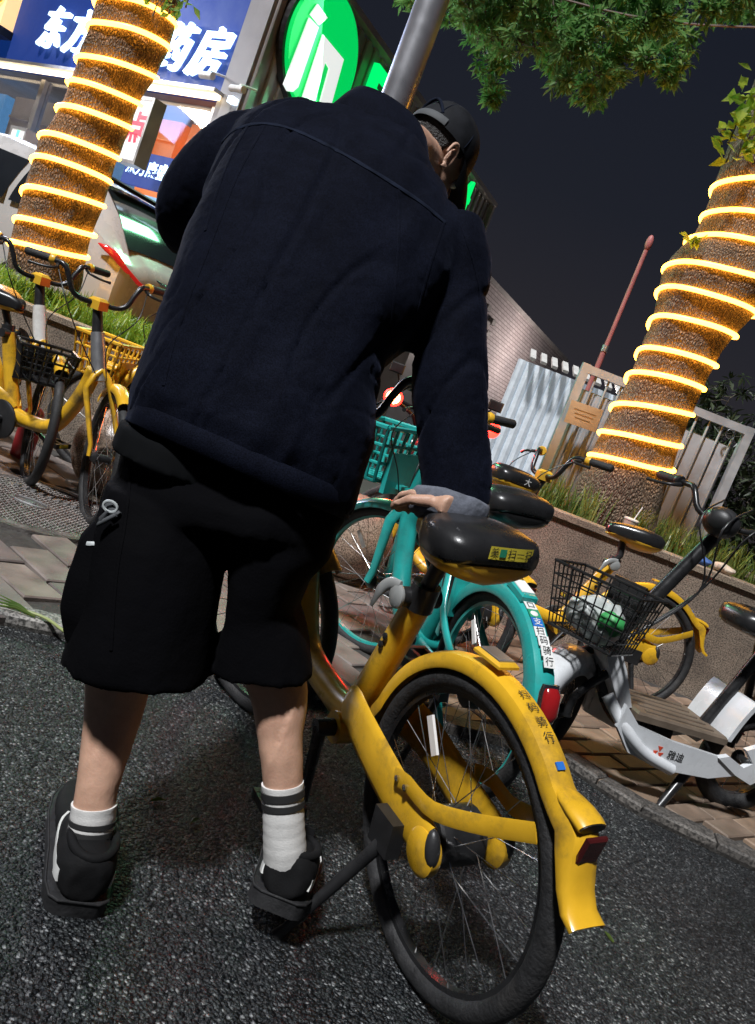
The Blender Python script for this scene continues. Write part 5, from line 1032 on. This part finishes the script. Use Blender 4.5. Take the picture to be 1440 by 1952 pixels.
def folds(c, n):
    u = c[0] - .16 * (c[2] - .7)                      # folds run along the lean of the torso
    d = .015 * mnoise.noise(Vector((u * 6.0, c[1] * 2.5, c[2] * 1.1))) + .007 * mnoise.noise(Vector((u * 17 + 3, c[1] * 6, c[2] * 2.2)))
    hem = max(0.0, min(1, (.98 - c[2]) / .25)); d += .007 * hem * mnoise.noise(Vector((u * 26, c[1] * 18, c[2] * 3 + 5)))
    arm = 1.0 if c[0] > .28 else 0.0; lo = max(0.0, min(1, (1.05 - c[2]) / .2)); d += arm * (.004 + .006 * lo) * mnoise.noise(Vector((c[0] * 6 + 9, c[1] * 6, c[2] * 20 + c[0] * 12)))
    rp = abs(mnoise.noise(Vector((u * 8 + 2, c[1] * 3, c[2] * 1.9)))); d -= .007 * max(0, .07 - rp) / .07
    r2 = abs(mnoise.noise(Vector((u * 12 - c[2] * 5, c[1] * 5 + 7, c[2] * 6 + c[0] * 3)))); d -= .0025 * max(0, .05 - r2) / .05 * max(0.0, min(1, (1.35 - c[2]) / .3))
    return d + .0012 * mnoise.noise(Vector(c) * 90)
displace(jme, folds); jbv = bvh_of(jme)
jacket = mfin(jme, 'jacket', M['denim'])
for path, w, nm_ in (([(425, 270), (452, 246), (500, 236), (560, 248), (640, 286), (720, 332), (800, 384), (848, 424)], .0045, 'yoke_seam'), ([(505, 240), (455, 330), (415, 430), (372, 540), (335, 640), (312, 735)], .003, 'back_seam'), ([(760, 362), (760, 460), (752, 560), (742, 660)], .003, 'back_seam'), ([(474, 238), (440, 300), (412, 372), (392, 440)], .003, 'armhole_seam'), ([(846, 426), (822, 500), (800, 580), (785, 650)], .003, 'armhole_seam'), ([(880, 430), (912, 540), (918, 660), (922, 780)], .0025, 'sleeve_seam')):
    ribbon(jbv, path, w, .0, 40, nm_, M['stitch'] if nm_ == 'yoke_seam' else M['denim'], jacket, .0035 if nm_ == 'yoke_seam' else .0022, man_o)
# hem band
hb_ = MB(); rings = []
for k, (a, b, D, t, ln) in enumerate([((266, 772), (672, 944), 1.522, .174, .15), ((262, 776), (673, 951), 1.522, .181, .15), ((254, 806), (664, 990), 1.514, .177, .15), ((258, 811), (660, 992), 1.514, .171, .15)]): rings.append(ring(a, b, D, t, .78, ln, 72))
rings = [[q + unit(q - np.mean(r_, 0)) * (.006 * mnoise.noise(Vector(tuple(q * 14))) + .004 * mnoise.noise(Vector(tuple(q * 34)))) for q in r_] for r_ in rings]
hb_.loft(rings, caps=False); hb_.v = [tuple(V(v) - man_o) for v in hb_.v]; hb_.build('hem_band', M['denim'], jacket, smooth=70)
# collar: stand and fold
cl = MB(); cr_ = [ring((604, 262), (822, 352), 1.945, .105, .8, .4, 48), ring((622, 225), (814, 318), 1.962, .102, .8, .42, 48), ring((648, 200), (812, 296), 1.995, .092, .85, .45, 48), ring((660, 190), (808, 284), 2.02, .084, .85, .45, 48), ring((672, 192), (800, 284), 2.03, .074, .85, .45, 48), ring((680, 215), (795, 300), 2.0, .070, .85, .45, 48)]
cr_ = [[q + unit(q - np.mean(r_, 0)) * .004 * mnoise.noise(Vector(tuple(q * 18))) for q in r_] for r_ in cr_]
cl.loft(cr_, caps=False); cl.v = [tuple(V(v) - man_o) for v in cl.v]; cl.build('collar', M['denim'], jacket, smooth=70)
# cuff turned up at the right hand
cf = MB(); c0, c1 = P(862, 945, 1.632), P(849, 994, 1.620); axc_ = unit(c1 - c0); cf.tube([c0, c0 + (c1 - c0) * .15, c0 + (c1 - c0) * .85, c1, c0 + (c1 - c0) * .9], [.074, .079, .077, .070, .058], 30); cf.v = [tuple(V(v) + .004 * mnoise.noise(Vector(v) * 40) - man_o) for v in cf.v]; cf.build('cuff', M['cuff'], jacket, smooth=70)

# ---- shorts
so_ = MB()
so_.loft([ring((270, 800), (655, 950), 1.54, .13, .8, .12), ring((240, 850), (655, 985), 1.53, .15, .8, .1), ring((228, 905), (640, 1010), 1.51, .155, .8, .05), ring((222, 950), (630, 1030), 1.50, .15, .8, 0)])
so_.loft([ring((222, 905), (432, 985), 1.50, .145, .8), ring((205, 985), (425, 1060), 1.47, .148, .8), ring((188, 1060), (414, 1125), 1.45, .146, .8), ring((172, 1130), (404, 1190), 1.435, .143, .8), ring((150, 1195), (396, 1250), 1.42, .140, .8), ring((132, 1242), (392, 1296), 1.412, .137, .8)])
so_.loft([ring((436, 985), (645, 985), 1.53, .145, .8), ring((445, 1050), (625, 1058), 1.52, .14, .8), ring((446, 1110), (585, 1105), 1.51, .130, .8), ring((440, 1170), (562, 1160), 1.505, .120, .8), ring((424, 1225), (584, 1225), 1.50, .122, .8), ring((414, 1262), (598, 1284), 1.495, .122, .8)])
sme = remesh(so_, .0075, 2)
def sfold(c, n): return .010 * mnoise.noise(Vector((c[0] * 9, c[1] * 6, c[2] * 2.4))) + .005 * mnoise.noise(Vector((c[0] * 20, c[1] * 14, c[2] * 5 + 4))) + .001 * mnoise.noise(Vector(c) * 90)
displace(sme, sfold); sbv = bvh_of(sme); shorts = mfin(sme, 'shorts', M['shorts'])
for path in ([(250, 900), (238, 1000), (222, 1100), (212, 1240)],): ribbon(sbv, path, .003, 0, 30, 'side_seam', M['shorts'], shorts, .003, man_o)
# cargo pocket, straps
pk = MB(); pk.loft([ring((205, 972), (262, 992), 1.44, .05, .7), ring((176, 1012), (250, 1040), 1.43, .080, .6), ring((158, 1070), (240, 1100), 1.425, .088, .55), ring((144, 1140), (228, 1172), 1.42, .090, .55), ring((142, 1200), (220, 1230), 1.415, .08, .55), ring((156, 1228), (215, 1246), 1.41, .06, .6)])
pme = remesh(pk, .007, 2); displace(pme, lambda c, n: .008 * mnoise.noise(Vector((c[0] * 18, c[1] * 18, c[2] * 9)))); pbv = bvh_of(pme); pocket = mfin(pme, 'cargo_pocket', M['shorts'], shorts)
ribbon(pbv, [(166, 1036), (182, 1037), (208, 1038)], .0035, .001, 12, 'reflective_zip', M['zip'], pocket, .002, man_o)
ribbon(sbv, [(205, 962), (216, 972), (226, 985)], .008, .006, 10, 'strap', M['webbing'], shorts, .004, man_o)
a = MB(); c_ = P(212, 965, 1.345); a.tube([c_ + V((.012 * math.cos(t), -.004, .009 * math.sin(t))) - man_o for t in np.linspace(0, 6.283, 16, endpoint=False)], .0024, 6, closed=True); a.build('buckle', M['zip'], shorts, smooth=60)
a = MB(); a.tube([P(q[0], q[1], 1.33) - man_o for q in ((205, 975), (193, 990), (186, 1000), (200, 992), (222, 982))], [.003, .005, .005, .005, .003], 8); a.build('strap_knot', M['webbing'], shorts, smooth=60)
# shirt tail under the jacket
st = MB(); st.loft([ring((250, 795), (470, 895), 1.505, .14, .8), ring((228, 845), (440, 935), 1.49, .145, .8), ring((226, 868), (300, 900), 1.45, .10, .8)][:2]); tme = remesh(st, .008, 3); displace(tme, lambda c, n: .008 * mnoise.noise(Vector((c[0] * 16, c[1] * 10, c[2] * 5)))); mfin(tme, 'shirt_tail', mat('grey_black_shirt', (.0042, .0046, .0052), .9, var=.3, spec=.05), man)

# ---- body: one continuous skin
bd = MB()
def limb_(pts, n=20): q = smooth_path([V(p[0]) for p in pts], 30); rr = np.interp(np.linspace(0, 1, 30), np.linspace(0, 1, len(pts)), [p[1] for p in pts]); bd.tube(q, list(rr), n)
hipc = P(440, 930, 1.55); chest = P(640, 420, 1.76); neckb = P(735, 262, 1.96); headc = P(828, 304, 2.26)
limb_([(hipc, .13), (P(500, 800, 1.60), .13), (P(580, 600, 1.68), .14), (chest, .145), (P(690, 320, 1.88), .10), (neckb, .062)], 24)
limb_([(neckb, .062), ((neckb + headc) / 2, .058), (headc + V((-.02, -.01, -.03)), .056)])
lk = P(238, 1230, 1.44); limb_([(P(340, 960, 1.53), .095), (P(290, 1100, 1.48), .080), (lk, .064), (P(222, 1330, 1.425), .0575), (P(206, 1410, 1.40), .0585), (P(190, 1480, 1.375), .047), (P(178, 1545, 1.362), .037), (P(170, 1610, 1.352), .036), (P(160, 1668, 1.36), .04)])
rk = P(508, 1230, 1.49); limb_([(P(545, 985, 1.54), .085), (P(506, 1110, 1.52), .050), (rk, .054), (P(532, 1320, 1.475), .0605), (P(534, 1400, 1.455), .0555), (P(539, 1470, 1.44), .042), (P(540, 1520, 1.435), .0365), (P(541, 1580, 1.43), .036), (P(545, 1650, 1.44), .038)])
for a_, b_ in (((160, 1668, 1.36), (118, 1590, 1.50)), ((545, 1650, 1.44), (548, 1600, 1.60))): limb_([(P(*a_), .034), (P(*b_), .03)])
sh_r, el_r, wr_r = P(845, 470, 1.82), P(852, 720, 1.72), P(862, 935, 1.645)
limb_([(P(760, 400, 1.84), .07), (sh_r, .06), (P(850, 600, 1.77), .05), (el_r, .042), (P(858, 830, 1.68), .038), (wr_r, .028)])
sh_l, el_l = P(470, 290, 1.86), P(386, 425, 1.95); limb_([(P(560, 320, 1.86), .07), (sh_l, .06), (el_l, .045), (P(440, 495, 2.14), .036), (P(520, 530, 2.26), .027)])
def hand(w, fdir, side, up, curl, flip=1):
    # palm and five unequal fingers; fdir: finger direction, side: towards the thumb, up: back of hand
    f, s, u = unit(fdir), unit(side), unit(up); bd.ball(w + f * .045, (.048, .040, .016), 16, 10, (f, s, u)); bd.tube([w - f * .02, w + f * .02], [.026, .030], 12)
    for k, (o, L) in enumerate(((.030, .070), (.010, .078), (-.011, .072), (-.031, .056))):
        b = w + f * .075 + s * o; c1 = curl; p1 = b + (f * math.cos(c1 * .4) - u * math.sin(c1 * .4)) * L * .45; p2 = p1 + (f * math.cos(c1) - u * math.sin(c1)) * L * .32; p3 = p2 + (f * math.cos(c1 * 1.5) - u * math.sin(c1 * 1.5)) * L * .25; bd.tube([b - f * .02, b, p1, p2, p3], [.010, .0098, .0092, .0085, .0066], 10)
    tb = w + f * .015 + s * .032; bd.tube([tb - s * .02, tb, tb + (s * .75 + f * .6 - u * .25) * .034, tb + (s * .6 + f * .9 - u * .5) * .058], [.014, .0135, .011, .008], 10)
wr_h = V(M1 @ Vector((.225, .040, .866))); bd.tube([wr_r, wr_h], [.027, .026], 12)
fd_ = unit((-.55, .80, -.05)); hand(wr_h, fd_, (-.80, -.55, -.02), ZA, .9)
hand(P(520, 530, 2.26), unit((.3, .8, -.3)), (.8, -.2, .3), ZA, 1.2)
# head
hf = unit((.62, .62, -.50)); hu = unit(V((.28, .34, .90)) - hf * (V((.28, .34, .90)) @ hf)); hr = np.cross(hf, hu); HX = (hr, hf, hu)
def hp(x, y, z): return headc + (hr * x + hf * y + hu * z) * .97
bd.ball(hp(0, -.012, .030), (.075, .095, .088), 28, 18, HX); bd.ball(hp(0, .022, -.04), (.060, .068, .070), 24, 16, HX); bd.ball(hp(0, .052, -.088), (.032, .030, .026), 16, 10, HX)
bd.tube([hp(0, .092, .012), hp(0, .106, -.022), hp(0, .100, -.032)], [.009, .013, .010], 10); bd.ball(hp(0, .082, -.060), (.024, .012, .010), 12, 8, HX); bd.ball(hp(0, .084, .028), (.045, .010, .010), 12, 8, HX)
bme = remesh(bd, .0055, 3)
def muscle(c, n):
    # twin calf bellies and a heel tendon groove on the lower legs
    d = 0.0
    for (kx, ky, kz) in ((-.215, 1.40, .36), (.085, 1.46, .36)):
        if abs(c[0] - kx) < .10 and .16 < c[2] < .52:
            u = (c[0] - kx - .10 * (c[2] - .36)) / .055; w = math.exp(-((c[2] - .37) / .07) ** 2); back = max(0.0, -n[1]); d += back * (.0024 * w * (abs(u) * 1.2 - .25)); d -= back * .002 * math.exp(-((c[2] - .24) / .05) ** 2) * (abs(u) > .45)
    return d + .0009 * mnoise.noise(Vector(c) * 38)
displace(bme, muscle); bm = bmesh.new(); bm.from_mesh(bme)
ear = MB()
for s in (1, -1):
    e_c = hp(s * .078, -.012, -.018); ex_ = unit(hr * s * .75 - hf * .55); ey_ = unit(hf * .6 + hr * s * .2); ez_ = hu
    def ep(a, b, c): return e_c + unit(hf) * a + hu * b + ex_ * c
    rim_ = [ep(.014 * math.cos(t) - .006 - .004 * math.sin(t), .032 * math.sin(t), .012 + .006 * math.sin(t * .5)) for t in np.linspace(-1.9, 3.4, 22)]; ear.tube(rim_, [.0045] * 6 + [.0055] * 12 + [.004] * 4, 8)
    ear.ball(ep(-.004, .002, .004), (.014, .030, .006), 16, 10, (unit(hf), hu, ex_)); ear.ball(ep(.002, -.026, .008), (.009, .011, .006), 12, 8, (unit(hf), hu, ex_)); ear.tube([ep(-.010, .016, .012), ep(-.002, .006, .010), ep(-.002, -.010, .011)], .0045, 8); ear.ball(ep(.011, -.004, .010), (.005, .008, .005), 8, 6, (unit(hf), hu, ex_))
eme = remesh(ear, .0022, 1); bm.from_mesh(eme); bm.to_mesh(bme); bm.free()
body = mfin(bme, 'body', M['skin'])
for s in (1, -1):
    a = MB(); a.ball(hp(s * .031, .076, .004) - man_o, .0125, 14, 10); a.build('eye', M['white_ink'], body, smooth=80); a = MB(); a.ball(hp(s * .031, .0865, .003) - man_o, .0045, 8, 6); a.build('iris', M['ink'], body, smooth=80)
# hair shell
hr_ = MB(); hr_.ball((0, 0, 0), 1, 60, 44); vs = []
for v in hr_.v:
    x, y, z = v; k = 1.055 + .03 * mnoise.noise(Vector(v) * 9); cut = 1.0 if (y < .30 - .6 * max(0, -z)) else .80
    low = -.60 if y < -.2 else -.25 - .0 * y; zz = max(z, low + .06 * mnoise.noise(Vector((x * 9, y * 9, 0))));
    if zz > z: k *= .88
    vs.append(tuple(hp(.075 * x * k * cut, -.012 + .095 * y * k * cut, .030 + .088 * zz * k * cut) - man_o))
hr_.v = vs; hr_.build('hair', M['hair'], man, smooth=80)
# baseball cap
cp_ = MB(); rings = []
def capz(t): return .026 + .012 * math.sin(t)   # lower edge, slightly higher in front
for k in np.linspace(0, 1, 15):
    ring_ = []
    for t in np.linspace(0, 2 * math.pi, 64, endpoint=False):
        ph = (math.pi / 2) * k; r = math.cos(ph) ** .8; z0 = capz(t); z = z0 + (.150 - z0) * math.sin(ph) ** .92; pan = 1 + .006 * abs(math.sin(3 * t)) ; wob = 1 + .02 * mnoise.noise(Vector((3 * math.cos(t), 3 * math.sin(t), k * 3)))
        ring_.append(hp(.088 * math.cos(t) * r * pan * wob, -.012 + .110 * math.sin(t) * r * pan * wob, z))
    rings.append(ring_)
# opening at the back above the strap
cp_.loft(rings, caps=False); cp_.v = [tuple(V(v) - man_o) for v in cp_.v]; cap = cp_.build('cap', M['cap'], man, smooth=70)
a = MB(); rows = []
for k in np.linspace(0, 1, 7):
    rows.append([hp(.088 * math.cos(t), -.012 + .110 * math.sin(t) + .075 * k * max(0, math.sin(t)) ** .6, capz(t) - .030 * k * k - .035 * k * math.cos(t) ** 2) for t in np.linspace(R_(14), R_(166), 26)])
rows2 = [[q - hu * .004 for q in r] for r in reversed(rows)]; a.loft([list(c) for c in zip(*(rows + rows2))]); a.v = [tuple(V(v) - man_o) for v in a.v]; a.build('brim', M['cap'], cap, smooth=60)
a = MB(); a.tube([hp(.0905 * math.cos(t), -.012 + .113 * math.sin(t), capz(t) + .012) - man_o for t in np.linspace(R_(222), R_(318), 20)], [(.011, .002)] * 20, 8, up=tuple(hu)); a.build('strap', M['webbing'], cap, smooth=60)
a = MB(); a.tube([hp(.082 * math.cos(t), -.012 + .104 * math.sin(t), 0) + hu * (.046 + .036 * math.sin((t - R_(236)) / R_(68) * math.pi)) - hf * .003 - man_o for t in np.linspace(R_(236), R_(304), 18)], .0045, 8); a.build('opening_binding', M['stitch'], cap, smooth=60)
a = MB(); a.ball(hp(0, -.012, .152) - man_o, (.008, .008, .005), 12, 8); a.build('button', M['cap'], cap, smooth=60)
for t in np.linspace(0, math.pi, 4)[:-1]:
    a = MB(); a.tube([hp(.0885 * math.cos(t) * math.cos(q), -.012 + .1105 * math.sin(t) * math.cos(q), .0275 + (.124) * math.sin(abs(q)) ** .92) - man_o for q in np.linspace(R_(3), R_(177), 30)], .0012, 5); a.build('panel_seam', M['stitch'], cap, smooth=60)

# ---- socks and shoes
def sock(pts, stripes, axis_hint):
    s = MB(); q = smooth_path([P(*p[:3]) for p in pts], 26); rr = np.interp(np.linspace(0, 1, 26), np.linspace(0, 1, len(pts)), [p[3] for p in pts]); s.tube(q, [r + .0005 * math.sin(i * 2.2) for i, r in enumerate(rr)], 26); s.v = [tuple(V(v) - man_o) for v in s.v]; so = s.build('sock', M['sock'], man, smooth=70)
    for a0, a1 in stripes:
        i0, i1 = a0 * 25, a1 * 25; pp = [np.array([np.interp(i, range(26), [c[k] for c in q]) for k in range(3)]) for i in np.linspace(i0, i1, 5)]; r2 = [np.interp(i, range(26), rr) + .0022 for i in np.linspace(i0, i1, 5)]; b = MB(); b.tube([p - man_o for p in pp], r2, 26); b.build('stripe', M['ink'], so, smooth=60)
    return so
sL = sock([(180, 1532, 1.363, .0392), (177, 1560, 1.36, .0382), (170, 1605, 1.354, .0385), (164, 1650, 1.352, .040), (160, 1690, 1.355, .040)], ((.17, .23), (.28, .34)), None)
sR = sock([(539, 1492, 1.437, .0388), (540, 1520, 1.435, .0378), (541, 1560, 1.432, .0385), (543, 1610, 1.432, .040), (545, 1655, 1.435, .040)], ((.08, .15), (.20, .27)), None)
for spots in (((205, 1598), (208, 1578)), ((571, 1545), (573, 1530))):
    pass
def shoe(heel, fwd, upv, lbl):
    f = unit(fwd); u = unit(V(upv) - f * (V(upv) @ f)); l = np.cross(u, f); q = lambda x, y, z: V(heel) + f * x + l * y + u * z
    # outline sections along the shoe: x, half width, top height, toe spring
    K_ = 1.17; S = [tuple(v * K_ for v in r) for r in [(-.008, .024, .084, .0), (.002, .037, .096, .0), (.03, .044, .100, .0), (.07, .045, .099, 0), (.11, .045, .092, 0), (.15, .048, .072, 0), (.20, .052, .056, .002), (.24, .049, .048, .006), (.27, .038, .040, .012), (.288, .018, .030, .018)]]
    up_ = MB(); rings = []
    for x, w, h, ts in S:
        r = []
        for t in np.linspace(0, 2 * math.pi, 28, endpoint=False):
            c, s = math.cos(t), math.sin(t); z = (h - .026) * .5 * (1 + math.copysign(abs(s) ** .75, s)) + .026 + ts; taper = 1 - .28 * max(0, s) ** 1.2; r.append(q(x, w * math.copysign(abs(c) ** .7, c) * taper, z))
        rings.append(r)
    up_.loft(rings); ume = remesh(up_, .0055, 3); displace(ume, lambda c, n: .0014 * mnoise.noise(Vector(c) * 45)); ub = bvh_of(ume); sh = mfin(ume, 'shoe', M['shoe_black'], man)
    so = MB(); so.loft([[q(x + (.004 if k else 0) * 0, (w + .005) * y, z + ts) for (x, w, h, ts), y in [(s_, 1) for s_ in S] + [(s_, -1) for s_ in reversed(S)]] for k, z in ((0, 0), (0, .020), (0, .030))]); so.v = [tuple(V(v) - man_o) for v in so.v]; so.build('sole', M['sole'], sh, smooth=50)
    mw = MB(); mw.tube([q(x, (w + .006) * y, .0285 + ts) - man_o for (x, w, h, ts), y in [(s_, 1) for s_ in S[:-1]] + [(s_, -1) for s_ in reversed(S[:-1])]], .0026, 6, closed=True); mw.build('welt', M['sole'], sh, smooth=60)
    co = MB(); co.tube([q((.050 + .048 * math.cos(t)) * K_, .033 * math.sin(t) * K_, (.092 + .002 * math.cos(t)) * K_) - man_o for t in np.linspace(0, 6.283, 28, endpoint=False)], .0085, 8, closed=True); co.build('collar_padding', M['shoe_black'], sh, smooth=60)
    tg = MB(); tg.tube([q(.10 * K_, 0, .088 * K_) - man_o, q(.098 * K_, 0, .112 * K_) - man_o], [(.026, .005), (.020, .004)], 10, up=tuple(l)); tg.build('tongue', M['shoe_black'], sh, smooth=60)
    for k in range(5):
        lc = MB(); lc.tube([q((.115 + .022 * k) * K_, y * K_, (.092 - .0072 * k + .006 * (1 - abs(y) / .03)) * K_) - man_o for y in (-.026, -.01, .01, .026)], .0028, 6); lc.build('lace', M['shoe_black'], sh, smooth=60)
    return sh, ub, q
hL = G(138, 1745); shL, ubL, qL = shoe((hL[0], hL[1] + .004, .0), (-.36, .93, 0), ZA, 'l')
hR = P(522, 1738, 1.385); shR, ubR, qR = shoe((hR[0], hR[1], hR[2]), (.04, .94, -.24), (.0, .25, 1), 'r')
def side_stripe(ub, q, sh, y):
    # sweeping stripe on the flank of the shoe
    pts = []
    for t in np.linspace(0, 1, 16):
        x = .01 + .20 * t; z = .052 + .034 * (t - .35) ** 2 * 2.2 + .012 * t; o = q(x, y * .12, z); c = q(x, 0, z); d = unit(c - o); p, n, i, dd = ub.ray_cast(Vector(tuple(o)), Vector(tuple(d)))
        if p is not None: pts.append((V(p), -d, .0105 * (1 - .9 * t ** 1.5)))
    if len(pts) < 4: return
    a = MB(); rings = []
    for i, (p, n, w) in enumerate(pts):
        T = unit(pts[min(i + 1, len(pts) - 1)][0] - pts[max(i - 1, 0)][0]); s = unit(np.cross(n, T)); rings.append([p - s * w - n * .003, p - s * w + n * .0015, p + n * .0022, p + s * w + n * .0015, p + s * w - n * .003])
    a.loft(rings); a.v = [tuple(V(v) - man_o) for v in a.v]; a.build('side_stripe', M['shoe_white'], sh, smooth=60)
for ub, q, sh in ((ubL, qL, shL), (ubR, qR, shR)):
    for y in (1, -1): side_stripe(ub, q, sh, y)
